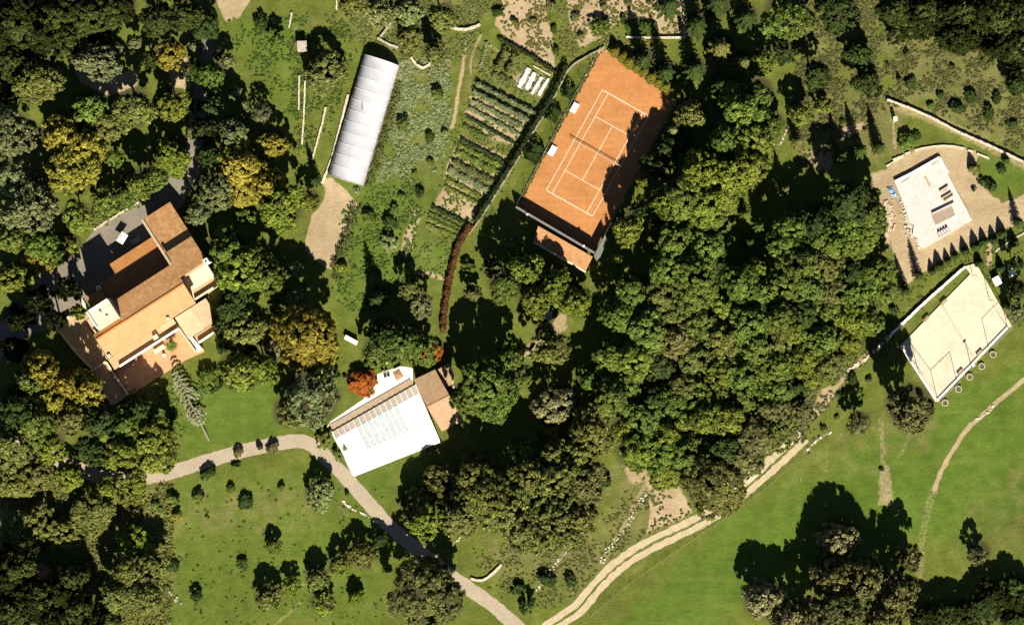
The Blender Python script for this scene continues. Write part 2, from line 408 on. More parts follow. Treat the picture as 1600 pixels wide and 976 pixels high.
LUSH = [([(280, 600), (440, 560), (440, 680), (280, 720)], .7), ([(960, 976), (1110, 830), (1230, 740), (1600, 560), (1620, 800), (1420, 860), (1100, 976)], .85),
        ([(350, 30), (470, 20), (460, 200), (400, 120)], .5), ([(650, 380), (712, 372), (700, 430), (640, 425)], .8), ([(250, 740), (600, 730), (600, 976), (250, 976)], .5),
        ([(555, 745), (610, 735), (612, 800)], .7), ([(1530, 260), (1610, 250), (1600, 295), (1540, 305)], .8), ([(540, 300), (660, 180), (700, 260), (640, 480), (530, 500)], .55),
        ([(820, 320), (935, 82), (960, 80), (900, 180), (840, 300)], .6)]

ix = np.arange(-80, 1681, 4.0); iy = np.arange(-80, 1057, 4.0)
outer = [300, 900, 2500, 6000, 14000]
gx = np.concatenate([-80 - np.array(outer[::-1]), ix, 1680 + np.array(outer)])
gy = np.concatenate([-80 - np.array(outer[::-1]), iy, 1056 + np.array(outer)])
GX, GY = np.meshgrid(gx, gy)
rs = np.random.RandomState(5)
def blur_noise(n):
    """cheap band-limited noise over the grid, about -1..1"""
    a = np.zeros(GX.shape)
    for _ in range(14):
        k = rs.normal(size=2); k /= np.hypot(*k); f = rs.uniform(.5, 1.6) / n; ph = rs.uniform(0, 6.28)
        a += np.sin((GX * k[0] + GY * k[1]) * f * 6.28 + ph)
    return a / 5
wob = blur_noise(22) * 3 + blur_noise(60) * 3
soil = np.zeros(GX.shape); dry = np.zeros(GX.shape); lush = np.zeros(GX.shape); litter = np.zeros(GX.shape)
for p, s in SOIL: soil = np.maximum(soil, s * np.clip((poly_dist(GX, GY, p) + wob * .5) / 6 + .5, 0, 1))
for p, hw, s in TRAILS: soil = np.maximum(soil, s * np.clip((hw - line_dist(GX + wob * .3, GY, smooth_path(p))) / 4 + .5, 0, 1))
for p, s in DRY: dry = np.maximum(dry, s * np.clip((poly_dist(GX, GY, p) + wob * 4) / 45 + .5, 0, 1))
for p, s in LUSH: lush = np.maximum(lush, s * np.clip((poly_dist(GX, GY, p) + wob * 3) / 30 + .5, 0, 1))
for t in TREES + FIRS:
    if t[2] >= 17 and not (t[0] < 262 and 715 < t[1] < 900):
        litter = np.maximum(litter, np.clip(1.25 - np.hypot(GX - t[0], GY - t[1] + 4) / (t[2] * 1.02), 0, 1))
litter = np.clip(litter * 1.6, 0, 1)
dry = np.clip(dry + blur_noise(40) * .14, 0, 1)
verts = np.stack([(GX - 800) * S, (488 - GY) * S, np.zeros(GX.shape)], -1).reshape(-1, 3)
nr, nc = GX.shape
I = np.arange(nr * nc).reshape(nr, nc)
quads = np.stack([I[1:, :-1], I[1:, 1:], I[:-1, 1:], I[:-1, :-1]], -1).reshape(-1, 4)

gm = bpy.data.materials.new("meadow_ground"); gm.use_nodes = True
nt = gm.node_tree; gb = nt.nodes["Principled BSDF"]
gb.inputs["Roughness"].default_value = 0.95; gb.inputs["Specular IOR Level"].default_value = 0.1
def N(t, **k):
    n = nt.nodes.new(t)
    for a, b in k.items(): setattr(n, a, b)
    return n
geo = N("ShaderNodeNewGeometry")
def noise(scale, detail=5, rough=.6):
    n = N("ShaderNodeTexNoise"); n.inputs["Scale"].default_value = scale; n.inputs["Detail"].default_value = detail
    n.inputs["Roughness"].default_value = rough
    nt.links.new(geo.outputs["Position"], n.inputs["Vector"]); return n.outputs["Fac"]
def rng_(s, a, b, c=0., d=1.):
    m = N("ShaderNodeMapRange"); m.inputs[1].default_value = a; m.inputs[2].default_value = b; m.inputs[3].default_value = c; m.inputs[4].default_value = d
    nt.links.new(s, m.inputs[0]); return m.outputs[0]
def math_(op, a, b):
    m = N("ShaderNodeMath", operation=op)
    for i, q in enumerate((a, b)):
        if isinstance(q, (int, float)): m.inputs[i].default_value = q
        else: nt.links.new(q, m.inputs[i])
    return m.outputs[0]
def mixc(f, a, b):
    m = N("ShaderNodeMix", data_type='RGBA')
    nt.links.new(f, m.inputs[0])
    for i, q in ((6, a), (7, b)):
        if isinstance(q, tuple): m.inputs[i].default_value = (*q, 1)
        else: nt.links.new(q, m.inputs[i])
    return m.outputs[2]
def attr(nm):
    a = N("ShaderNodeAttribute", attribute_name=nm); return a.outputs["Fac"]
nb, nm_, nf, nff = noise(.06, 3), noise(.35, 6, .7), noise(1.6, 5, .7), noise(5.5, 3, .7)
grass = mixc(rng_(nm_, .32, .68), (.066, .090, .013), (.132, .152, .027))
grass = mixc(rng_(nf, .5, .75, 0, .6), grass, (.155, .148, .05))
lushc = mixc(rng_(nm_, .3, .7), (.055, .098, .012), (.102, .160, .020))
lushc = mixc(rng_(nf, .5, .78, 0, .55), lushc, (.125, .14, .035))
dryc = mixc(rng_(nm_, .3, .7), (.105, .105, .03), (.20, .18, .068))
dryc = mixc(rng_(nf, .48, .72, 0, .7), dryc, (.06, .075, .018))
soilc = mixc(rng_(nm_, .3, .7), (.31, .228, .135), (.43, .33, .205))
soilc = mixc(rng_(nff, .5, .7, 0, .5), soilc, (.23, .165, .09))
mp = N("ShaderNodeMapping"); mp.inputs["Rotation"].default_value = (0, 0, math.radians(-38)); mp.inputs["Scale"].default_value = (.035, .55, 1)
nt.links.new(geo.outputs["Position"], mp.inputs["Vector"])
st = N("ShaderNodeTexNoise"); st.inputs["Scale"].default_value = 1.0; st.inputs["Detail"].default_value = 4; nt.links.new(mp.outputs[0], st.inputs["Vector"])
lushc = mixc(rng_(st.outputs["Fac"], .5, .72, 0, .5), lushc, (.135, .155, .035))
lushc = mixc(rng_(nm_, .6, .75, 0, .5), lushc, (.15, .15, .05))
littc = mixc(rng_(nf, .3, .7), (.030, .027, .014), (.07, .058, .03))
c = mixc(rng_(attr("lush"), .1, .9), grass, lushc)
c = mixc(rng_(math_('ADD', attr("dry"), rng_(nm_, 0, 1, -.35, .35)), .25, .75, 0, .9), c, dryc)
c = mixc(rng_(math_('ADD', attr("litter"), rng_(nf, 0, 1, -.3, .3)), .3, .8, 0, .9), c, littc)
c = mixc(rng_(math_('ADD', attr("soil"), rng_(nf, 0, 1, -.4, .4)), .3, .62), c, soilc)
sp = N("ShaderNodeVectorMath", operation='SCALE'); nt.links.new(c, sp.inputs[0])
nt.links.new(math_('MULTIPLY', rng_(nff, .25, .75, .62, 1.38), rng_(nb, .3, .7, .85, 1.15)), sp.inputs["Scale"])
nt.links.new(sp.outputs[0], gb.inputs["Base Color"])
bp = N("ShaderNodeBump"); bp.inputs["Distance"].default_value = .22; bp.inputs["Strength"].default_value = .9
nt.links.new(math_('ADD', nf, math_('MULTIPLY', nff, .5)), bp.inputs["Height"]); nt.links.new(bp.outputs[0], gb.inputs["Normal"])
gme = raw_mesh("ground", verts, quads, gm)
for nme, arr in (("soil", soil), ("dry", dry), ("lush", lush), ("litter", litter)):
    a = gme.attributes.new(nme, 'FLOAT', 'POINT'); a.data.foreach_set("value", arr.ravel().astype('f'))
go = bpy.data.objects.new("ground", gme); COL.objects.link(go); structure(go)

# ------------------------------------------------------------------ roads and paving
m_asphalt = material("pale_asphalt", (.42, .345, .255), .12, .4, .9, .01, 8)
m_dark_asphalt = material("forecourt_asphalt", (.235, .205, .16), .12, .3, .9, .01, 8)
m_rut = material("track_gravel", (.52, .42, .28), .16, .8, .95, .03, 3)
LANE = smooth_path([(-30, 690), (60, 704), (110, 730), (180, 752), (262, 740), (310, 724), (370, 706), (430, 693), (470, 687), (492, 697), (520, 724), (552, 758), (580, 790), (608, 822), (650, 856), (695, 893), (732, 918), (775, 948), (815, 985), (850, 1020)])
b = MB(); ribbon(b, LANE, 2.9, .012, .11, 3)
structure(b.build("asphalt_lane", m_asphalt))
TRACK = smooth_path([(830, 1000), (880, 966), (905, 950), (932, 915), (968, 880), (1010, 853), (1060, 830), (1104, 809), (1150, 775), (1190, 742), (1222, 712), (1255, 680)])
b = MB()
for off in (-.92, .92):
    P = [W(*p) for p in TRACK]; q = []
    for i, p in enumerate(P):
        d = P[min(i + 1, len(P) - 1)] - P[max(i - 1, 0)]; s = Vector((-d.y, d.x, 0)).normalized(); r = p + s * off
        q.append((r.x / S + 800, 488 - r.y / S))
    ribbon(b, q, 1.35, .012, .14, int(off * 10) + 20)
structure(b.build("dirt_track", m_rut))
b = MB(); b.prism([W(x, y).xy for x, y in [(1104, 808), (1160, 745), (1200, 712), (1215, 712), (1170, 755)]][1:], -.05, .008)
structure(b.build("track_edge_clearing", m_rut))
def flat(name, pts, mat, z=.012):
    b = MB(); P = [W(x, y, z) for x, y in pts]
    b.prism([p.xy for p in P], z - .1, z); o = b.build(name, mat); return structure(o)
flat("forecourt", [(147, 359), (200, 324), (250, 289), (285, 262), (300, 160), (318, 60), (336, 60), (322, 170), (312, 270), (285, 320), (235, 378), (190, 420), (140, 470), (92, 512), (50, 520), (0, 560), (0, 505), (40, 470), (56, 430), (90, 418), (120, 396)], m_dark_asphalt, .01)
m_whitepave = material("white_paving", (.80, .77, .70), .06, .7, .8)
flat("pool_terrace", [(510, 668), (645, 600), (645, 576), (641, 574), (626, 572), (607, 578), (586, 586), (591, 597), (567, 624), (517, 658)], m_whitepave, .014)
flat("terrace_path", [(586, 586), (591, 597), (578, 605), (560, 595), (540, 592), (534, 585), (546, 582), (566, 588)], material("tan_paving", (.50, .36, .22), .15), .018)

# ------------------------------------------------------------------ materials for buildings
ANG_V = math.atan2(.539, .843)
m_tileN = tile_material("villa_tile_weathered", (.53, .275, .11), ANG_V, .2, (.66, .45, .23), .7)
m_tileS = tile_material("villa_tile_pale", (.54, .315, .145), ANG_V, .08, (.56, .37, .17), .35)
m_tileO = tile_material("villa_tile_orange", (.52, .235, .075), ANG_V, .12, (.58, .30, .12), .3)
m_stucco = material("ochre_stucco", (.58, .42, .27), .12, .6)
m_white = material("white_plaster", (.82, .78, .70), .05, .8, .8)
m_cream = material("cream_terrace", (.78, .66, .47), .1, .7, .8)
m_pink = material("pink_tile_floor", (.62, .38, .22), .1, .8, .8, .01, 6)
m_court = material("terracotta_paving", (.60, .34, .175), .12, .7, .8, .01, 6)
m_mottle = material("mottled_stone_paving", (.52, .37, .22), .3, 1.1, .9)
m_glass = material("window_glass", (.03, .04, .05), .1, 1, .1, spec=.6)
m_shutter = material("green_shutter", (.05, .09, .05), .1)
m_darkstone = material("brown_wall", (.30, .19, .11), .2)

# ------------------------------------------------------------------ the villa, traced along its ridge: a east along the ridge, b south of it (pixels)
def V(a, b_, z): return W(151 + a * .843 + b_ * .539, 530 - a * .539 + b_ * .843, z)
villa = thing("villa", "large orange tiled villa of stepped roofs and terraces beside the shaded forecourt", "house", W(215, 480))
def vprism(name, pts, z0, z1, mat):
    b = MB(); b.prism([V(a, q, z1).xy for a, q in pts], z0, z1); return b.build(name, mat, villa)
def vslab(name, pts, mat, th=.18, parent=None):
    b = MB(); b.slab([V(*p) for p in pts], th); o = b.build(name, mat, villa)
    return o
rect = lambda a0, a1, b0, b1: [(a0, b0), (a1, b0), (a1, b1), (a0, b1)]
def windows(a0, b0, a1, b1, z, n, out):
    """n shuttered windows along a wall line, standing proud of it towards (a,b) offset out"""
    for i in range(n):
        t = (i + .5) / n
        p = V(a0 + (a1 - a0) * t + out[0], b0 + (b1 - b0) * t + out[1], z)
        ang = ANG_V if abs(a1 - a0) > abs(b1 - b0) else ANG_V + math.pi / 2
        f = MB(); f.box(p, (1.25, .12, 1.55), ang); fo = f.build("window", m_white, villa)
        g = MB(); g.box((p.x, p.y, p.z + .12), (.95, .2, 1.3), ang); go_ = g.build("pane", m_glass, villa); go_.parent = fo
vprism("wall", rect(3, 157, -33, 33), 0, 8.72, m_stucco)
vprism("wall", rect(165, 207, -52, -8), 0, 7.7, m_stucco)
vprism("wall", rect(165, 209, -115, -56), 0, 4.3, m_stucco)
vprism("wall", rect(53, 158, -69, -34), 0, 3.95, m_stucco)
windows(10, 33.2, 155, 33.2, 5.6, 8, (0, .6)); windows(60, -33.2, 155, -33.2, 6.3, 5, (0, -.6)); windows(207.3, -50, 207.3, -12, 5, 3, (.6, 0)); windows(209.3, -112, 209.3, -62, 1.4, 3, (.6, 0))
windows(168, -115.3, 206, -115.3, 1.6, 3, (0, -.6))
vslab("roof", [(-1, 0, 10.7), (161, 0, 10.7), (161, 36, 9.0), (-1, 35, 9.0)], m_tileS)
rN = vslab("roof", [(49, -.8, 10.66), (49, -36, 8.98), (161, -36, 8.98), (161, -56, 8.0), (211, -56, 8.0), (211, -11, 10.15), (162, -11, 10.15), (162, -.8, 10.66)], m_tileN)
vslab("roof", [(-1, -1, 10.6), (-1, -9, 10.15), (48.5, -9, 10.15), (48.5, -1, 10.6)], m_tileO)
vslab("roof", [(161, -119, 4.45), (212, -119, 4.45), (212, -57, 6.6), (161, -57, 6.6)], m_tileN)
vslab("roof", [(80, -88, 3.7), (159, -88, 3.7), (159, -71, 4.2), (80, -71, 4.2)], m_tileO)
vslab("roof", [(50, -72, 4.05), (159, -72, 4.05), (159, -36.5, 5.0), (50, -36.5, 5.0)], tile_material("villa_tile_shaded", (.38, .17, .07), ANG_V, .15, (.44, .24, .12), .3))  # orange tile painted darker where the main block's shadow falls
vslab("roof", [(20, -64, 5.0), (48.8, -64, 5.0), (48.8, -45.5, 5.5), (20, -45.5, 5.5)], m_tileO)
# ridge cap and pale parapet along the gable between the wings
b = MB(); b.bar(V(-1, 0, 10.68), V(161, 0, 10.68), .34, .12); b.build("ridge_cap", m_tileO, villa)
b = MB(); b.bar(V(160.5, -119, 4.4), V(160.5, -57, 6.62), .5, .35); b.bar(V(160.5, -57, 7.9), V(160.5, -36.3, 8.9), .5, .4); b.build("parapet", material("pale_coping", (.70, .56, .40), .1), villa)
# flat roof terraces
vprism("terrace", rect(10, 48.6, -44.6, -10), 0, 12.6, material("cream_roof_terrace", (.66, .585, .46), .14, .6))
b = MB()
for p, q in (((14, -44), (48, -44)), ((10.5, -44), (10.5, -14))): b.bar(V(*p, 12.6), V(*q, 12.6), .25, .45)
b.build("parapet", m_white, villa)
b = MB(); b.bar(V(15, -65, 3), V(15, -45.2, 3), .7, 2.6); b.build("garden_wall", m_cream, villa)
vprism("wall", rect(21, 48, -63, -46), 0, 4.7, m_stucco)
vprism("terrace", rect(162.5, 208, -8.6, 31), 0, 5.2, m_cream)
b = MB(); b.bar(V(163, 30.5, 5.2), V(208, 30.5, 5.2), .35, 1.05); b.bar(V(207.6, -8, 5.2), V(207.6, 30, 5.2), .3, .9); b.build("parapet", m_cream, villa)
vprism("terrace_floor", rect(166, 205, 17, 28.5), 5.2, 5.22, m_pink)
# loggia along the south front
vprism("loggia_floor", rect(-2, 118, 36, 55), 0, 3.0, m_pink)
b = MB(); b.bar(V(8, 55, 3.0), V(117.5, 55, 3.0), .4, 1.0); b.build("parapet", m_white, villa)
vslab("loggia_roof", [(92, 36.4, 5.2), (118, 36.4, 5.2), (118, 45, 4.9), (92, 45, 4.9)], m_pink)
vslab("loggia_roof", [(0, 36.2, 5.3), (74, 36.2, 5.3), (74, 41, 5.1), (0, 41, 5.1)], m_tileS)
b = MB(); b.box(V(80, 47, 3.0), (1.1, .9, 1.0), ANG_V); b.build("dormer", m_cream, villa)
# low hipped block at the south-east corner
vprism("wall", [(122, 38), (176, 38), (176, 48), (163, 75), (122, 75)], 0, 4.4, m_stucco)
m_paleR = tile_material("villa_tile_sandy", (.62, .45, .285), ANG_V, .1, (.70, .54, .36), .4)
vslab("roof", [(121, 37.5, 4.95), (151, 37.5, 5.5), (151, 77, 5.1), (121, 77, 4.55)], m_paleR)
vslab("roof", [(151.2, 37.5, 5.48), (178, 37.5, 4.7), (178, 48, 4.6), (165, 77, 4.75), (151.2, 77, 5.08)], m_mottle if False else m_paleR)
vprism("terrace_floor", [(131, 78), (165, 78), (161, 90), (131, 90)], 0, 3.0, m_pink)
b = MB(); b.bar(V(132, 90.5, 3.0), V(161, 90, 3.0), .4, 1.1); b.build("parapet", m_white, villa)
vprism("stair", [(117.5, 50), (124, 50), (131, 101), (121, 101)], 0, 2.6, m_white)
b = MB(); b.bar(V(117.6, 50, 2.6), V(120.6, 101, 2.6), .25, .9); b.build("parapet", m_cream, villa)
vprism("courtyard", [(-2, 56.5), (117, 56.5), (120.5, 101), (132, 102), (132, 107), (98, 102), (-4, 102)], -.1, .16, m_court)
vprism("terrace", [(-43, -53), (-16, -53), (9, -44), (9, -36), (-2, -36), (-2, 36), (-30, 36), (-38, 0)], 0, .9, m_mottle)
b = MB(); b.bar(V(-43, -53, .9), V(-38, 0, .9), .35, .7); b.bar(V(-38, 0, .9), V(-30.5, 35, .9), .35, .7); b.bar(V(-43, -53, .9), V(-16, -53, .9), .3, .6); b.build("parapet", m_cream, villa)
vprism("terrace", rect(-36, -6, 38, 100), 0, .8, m_mottle)
b = MB(); b.bar(V(-36, 37.5, .8), V(-6, 37.5, .8), .35, 1.3); b.bar(V(-6, 37.5, .8), V(-5, 100, .8), .35, .7); b.build("parapet", m_cream, villa)
vprism("sunken_yard", rect(-2, 9.5, -36, -14), 0, .3, m_darkstone)
def chimney(a, q, z, w=1.0, h=1.6):
    p = V(a, q, z); c = MB(); c.box(p, (w, w, h), ANG_V); co = c.build("chimney", m_white, villa)
    f = MB(); f.box((p.x, p.y, p.z + h - .05), (w * .45, w * .45, .07), ANG_V); fo = f.build("flue", m_glass, villa); fo.parent = co
chimney(213, -8, 5.2, 1.0, 6.0); chimney(47.5, -65, 3, .8, 2.8); chimney(33, -21, 12.6, .45, .4); chimney(28, -32, 12.6, .35, .6); chimney(3, 32.5, 8.9, .6, 1.1); chimney(112, 33, 8.9, .5, 1.0)
b = MB(); b.box(V(45, -40, 5), (.1, .1, .1)); 
d = MB(); p = V(90, 33.4, 3.0); d.box(p, (1.6, .16, 2.2), ANG_V); do = d.build("door", m_shutter, villa)

# ------------------------------------------------------------------ pool hall with its tiled house
ANG_P = math.atan2(17.7, 35.3)
pool = thing("pool_hall", "white ribbed pool hall joined to a brown tiled house by the white terrace", "building", W(620, 660))
m_tileP = tile_material("pool_house_tile", (.45, .29, .165), ANG_P, .12, (.54, .38, .24), .5)
def pprism(name, pts, z0, z1, mat):
    b = MB(); b.prism([W(x, y, z1).xy for x, y in pts], z0, z1); return b.build(name, mat, pool)
def pslab(name, pts, mat, th=.16):
    b = MB(); b.slab([W(*p) for p in pts], th); return b.build(name, mat, pool)
pprism("wall", [(649, 594), (679, 579), (721, 656), (691, 671)], 0, 4.1, m_stucco)
pslab("roof", [(646.5, 593, 4.3), (679.7, 577, 4.3), (702.3, 617.6, 5.6), (666.7, 635.3, 5.6)], m_tileP)
pslab("roof", [(667, 635.7, 5.58), (702.6, 618, 5.58), (723.5, 656.8, 4.3), (690.5, 673.7, 4.3)], tile_material("pool_house_tile_lit", (.50, .31, .185), ANG_P, .12, (.60, .41, .26), .5))  # same tile painted lighter on the slope facing the sun
b = MB(); b.bar(W(666.9, 635.5, 5.55), W(702.4, 617.8, 5.55), .3, .12); b.build("ridge_cap", m_tileP, pool)
pprism("wall", [(684, 580), (700, 570), (708, 588), (699, 601), (696, 603)], 0, 2.5, m_stucco)
pslab("lean_to_roof", [(682.5, 578, 3.1), (701, 567, 2.8), (710, 586, 2.7), (706, 601, 2.7), (697.5, 604, 3.0)], m_tileP)
m_eave = material("tan_roof_sheet", (.42, .32, .215), .12, .5)
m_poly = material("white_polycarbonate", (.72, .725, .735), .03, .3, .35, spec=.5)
m_polyb = material("pool_tint_polycarbonate", (.60, .655, .68), .03, .3, .35, spec=.5)  # blue painted in for the pool seen through the panels
m_beige = material("deck_tint_polycarbonate", (.62, .54, .45), .1, .5, .5)  # beige painted in for the deck seen through the panels
m_rib = material("white_metal", (.84, .83, .80), .03, 1, .5)
A, B_, C_, D = (519, 674), (649, 600), (687, 689), (553, 742)
lerp = lambda p, q, t: tuple(p[i] + (q[i] - p[i]) * t for i in range(len(p)))
pprism("wall", [lerp(A, C_, .02), lerp(B_, D, .02), lerp(C_, A, .02), lerp(D, B_, .02)], 0, .4, m_white)
pslab("eave_strip", [(515, 663, .2), (641, 591, .2), (647, 600.5, .24), (519, 673.5, .24)], m_eave)
nb_ = 16; zt, zb = .55, .75
def zroof(f): return zt + (zb - zt) * f + 1.0 * math.sin(math.pi * f)
for i in range(nb_):
    t0, t1 = i / nb_, (i + 1) / nb_
    a0, a1, d0, d1 = lerp(A, B_, t0), lerp(A, B_, t1), lerp(D, C_, t0), lerp(D, C_, t1)
    f = .15
    m0, m1 = lerp(a0, d0, f), lerp(a1, d1, f); zm = zroof(f)
    g0, g1 = lerp(a0, d0, .62), lerp(a1, d1, .62); zg = zroof(.62)
    e = .018
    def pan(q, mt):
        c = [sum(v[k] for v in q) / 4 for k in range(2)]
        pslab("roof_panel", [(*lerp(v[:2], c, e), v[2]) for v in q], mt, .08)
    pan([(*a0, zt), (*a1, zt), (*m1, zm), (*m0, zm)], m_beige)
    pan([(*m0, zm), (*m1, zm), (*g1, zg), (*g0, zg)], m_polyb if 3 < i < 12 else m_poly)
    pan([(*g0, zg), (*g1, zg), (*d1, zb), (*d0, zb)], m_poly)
for i in range(nb_ + 1):
    t = i / nb_; a0, d0 = lerp(A, B_, t), lerp(D, C_, t); b = MB()
    for f0, f1 in ((.0, .15), (.15, .62), (.62, 1)): b.bar(W(*lerp(a0, d0, f0), zroof(f0)), W(*lerp(a0, d0, f1), zroof(f1)), .17, .15)
    b.build("rib", m_rib, pool)
b = MB(); b.bar(W(*D, .6), W(*C_, .6), .55, .3); b.build("gutter", m_rib, pool)
b = MB(); b.bar(W(*A, .45), W(*D, .55), .4, .3); b.build("gutter", m_rib, pool)
b = MB(); b.box(W(707, 663.5, 0), (1.2, .14, 2.1), ANG_P); b.build("door", m_glass, pool)

# ------------------------------------------------------------------ greenhouse (polytunnel)
gh = thing("greenhouse", "long white arched polytunnel greenhouse with thin ribs on the grassy slope", "greenhouse", W(568, 189))
gA, gB, gC, gD = W(569, 86), W(624, 104), W(568, 291), W(513, 273)
m_film = material("white_plastic_film", (.57, .57, .62), .13, .25, .35, spec=.4, fine=.03)
axis = (gD - gA); L = axis.length; ax = axis.normalized(); wv = (gB - gA); wid = wv.length; wx = wv.normalized()
def arch(t, u, k=1.0, h=3.5):
    """point of the arch: t along, u 0..1 across"""
    th = math.pi * u
    x = wid / 2 * (1 - math.cos(th)); z = h * math.sin(th) ** .8 * k
    p = gA + ax * (L * t) + wx * x
    return (p.x, p.y, max(z, 0))
nbay, sub, na = 11, 4, 20
vs, fs = [], []
for i in range(nbay * sub + 1):
    t = i / (nbay * sub); sag = 1 - .022 * math.sin(math.pi * (i % sub) / sub)
    for j in range(na + 1): vs.append(arch(t, j / na, sag))
for i in range(nbay * sub):
    for j in range(na):
        k = i * (na + 1) + j; fs.append((k, k + 1, k + na + 2, k + na + 1))
b = MB(); b.add(vs, fs); b.build("cover", m_film, gh, smooth=True)
m_steel = material("galvanised_steel", (.62, .62, .64), .06, 1, .5)
for i in range(nbay + 1):
    b = MB()
    for j in range(na): b.tube(arch(i / nbay, j / na, 1.012), arch(i / nbay, (j + 1) / na, 1.012), .045, .045, 5)
    b.build("rib", m_steel if i in (0, nbay) else m_rib, gh)
for t in (0.0005, .9995):
    b = MB(); pts = [arch(t, j / na, .99) for j in range(na + 1)]
    b.add(pts, [tuple(range(na + 1))]); ew = b.build("end_wall", m_film, gh)
    c = gA + ax * (L * t) + wx * (wid / 2)
    b = MB(); b.box((c.x, c.y, 0), (2.2, .12, 2.3), math.atan2(wx.y, wx.x)); dr = b.build("door", m_steel, gh); dr.parent = ew
b = MB(); b.bar(gA - wx * .15, gD - wx * .15, .22, .3); b.bar(gB + wx * .15, gC + wx * .15, .22, .3); b.build("kerb", material("brown_boards", (.20, .13, .08), .2), gh)
b = MB(); b.tube(arch(.37, .40, 1.03), arch(.43, .44, 1.03), .06, .06, 5); b.build("vent_pole", m_glass, gh)

# ------------------------------------------------------------------ tennis court
TC = (933.5, 239.3)
TU = Vector((-88.0, 157.0)).normalized(); TV = Vector((TU.y, -TU.x)) * 1.0   # along the court (image), across it
def T(u, v, z=0.0):
    """tennis court coordinates in metres: u from the net towards the low end, v across towards the upper right"""
    return W(TC[0] + (TU.x * u + TV.x * v) / S, TC[1] + (TU.y * u + TV.y * v) / S, z)
m_clay = material("red_clay", (.48, .208, .072), .15, .22, .95, .008, 5, fine=.1)
m_line = material("white_line", (.82, .70, .55), .12, 1.2, .8)
tc = thing("tennis_court", "orange clay tennis court with white lines beside the vegetable garden", "tennis court", T(0, 0))
b = MB(); b.prism([T(*q).xy for q in ((-19.2, -9.9), (-19.5, 6.8), (-14, 9.3), (19.3, 9.3), (20.2, 7.5), (17.0, -9.6))][:2] + [T(*q).xy for q in ((-19.6, 8.8), (18.1, 9.4), (17.7, -9.1))], -.1, .03)
b.build("clay_surface", m_clay, tc)
nt = m_clay.node_tree; pb = nt.nodes["Principled BSDF"]; src = pb.inputs["Base Color"].links[0].from_socket
g_ = nt.nodes.new("ShaderNodeNewGeometry"); mp_ = nt.nodes.new("ShaderNodeMapping"); mp_.inputs["Rotation"].default_value = (0, 0, math.atan2(TU.y, TU.x)); mp_.inputs["Scale"].default_value = (.09, 1.6, 1)
nz = nt.nodes.new("ShaderNodeTexNoise"); nz.inputs["Scale"].default_value = 1.0; nz.inputs["Detail"].default_value = 5
nt.links.new(g_.outputs["Position"], mp_.inputs["Vector"]); nt.links.new(mp_.outputs[0], nz.inputs["Vector"])
mr_ = nt.nodes.new("ShaderNodeMapRange"); mr_.inputs[1].default_value = .48; mr_.inputs[2].default_value = .75; mr_.inputs[4].default_value = .45
nt.links.new(nz.outputs["Fac"], mr_.inputs[0]); mx_ = nt.nodes.new("ShaderNodeMix"); mx_.data_type = 'RGBA'
nt.links.new(mr_.outputs[0], mx_.inputs[0]); nt.links.new(src, mx_.inputs[6]); mx_.inputs[7].default_value = (.47, .235, .10, 1)
nt.links.new(mx_.outputs[2], pb.inputs["Base Color"])
b = MB()
def tl(u0, v0, u1, v1, w=.115): b.bar(T(u0, v0, .034), T(u1, v1, .034), w, .004)
hl, hd, hs, sv = 11.885, 5.485, 4.115, 6.4
tl(-hl, -hd, hl, -hd); tl(-hl, hd, hl, hd); tl(-hl, -hs, hl, -hs); tl(-hl, hs, hl, hs)
tl(-hl, -hd, -hl, hd, .16); tl(hl, -hd, hl, hd, .16); tl(-sv, -hs, -sv, hs); tl(sv, -hs, sv, hs); tl(-sv, 0, sv, 0)
# keep crossing lines from sharing a plane
for i, v in enumerate(b.v):
    k = i // 8; b.v[i] = (v[0], v[1], v[2] + .0022 * k)
b.build("court_lines", m_line, tc)
for (q0, q1) in (((-19.2, -10.05), (17.7, -9.25)), ((-19.35, -9.9), (-19.75, 8.8))):
    k = MB(); k.bar(T(*q0, 0), T(*q1, 0), .22, .14); k.build("kerb", material("pale_kerb", (.62, .47, .32), .15, 1), tc)
net = thing("tennis_net", "dark tennis net with white tape across the clay court", "net", T(0, 0))
b = MB()
for i in range(44):
    v = -6.0 + 12.0 * i / 43; b.bar(T(0, v, .05), T(0, v, .05) + Vector((.012, 0, 0)), .012, .9)
for j in range(5): b.bar(T(0, -6.0, .1 + j * .18), T(0, 6.0, .1 + j * .18), .02, .02)
m_black = material("black_cord", (.03, .03, .03), .1)
b.build("netting", m_black, net)
b = MB(); b.bar(T(0, -6.05, .92), T(0, 6.05, .92), .07, .06); b.build("tape", m_line, net)
for v in (-6.2, 6.2):
    b = MB(); b.tube(T(0, v, 0), T(0, v, 1.08), .06, .06, 8); b.build("post", m_black, net)
m_bench = material("white_bench_paint", (.82, .80, .76), .04, 1, .6)
for (x, y, lab) in ((898, 169, "white courtside bench nearer the court's hedge end"), (863.5, 236, "white courtside bench by the net post")):
    bt = thing("bench", lab, "bench", W(x, y), "white benches along the tennis court")
    a = math.atan2(-TU.y, TU.x); c = W(x, y)
    q = MB(); q.box((c.x, c.y, .45), (2.1, 1.15, .09), a); q.build("seat", m_bench, bt)
    n_ = Vector((-math.sin(a), math.cos(a), 0)) * .6; t_ = Vector((math.cos(a), math.sin(a), 0))
    q = MB(); q.box((c.x - n_.x, c.y - n_.y, .5), (2.1, .1, .4), a); q.build("backrest", m_bench, bt)
    for sx in (-.9, .9):
        for sy in (-.7, .7):
            q = MB(); p = c + t_ * sx + n_ * sy; q.box((p.x, p.y, 0), (.1, .1, .45), a); q.build("leg", m_bench, bt)
m_wire = material("green_fence_wire", (.20, .22, .18), .1)
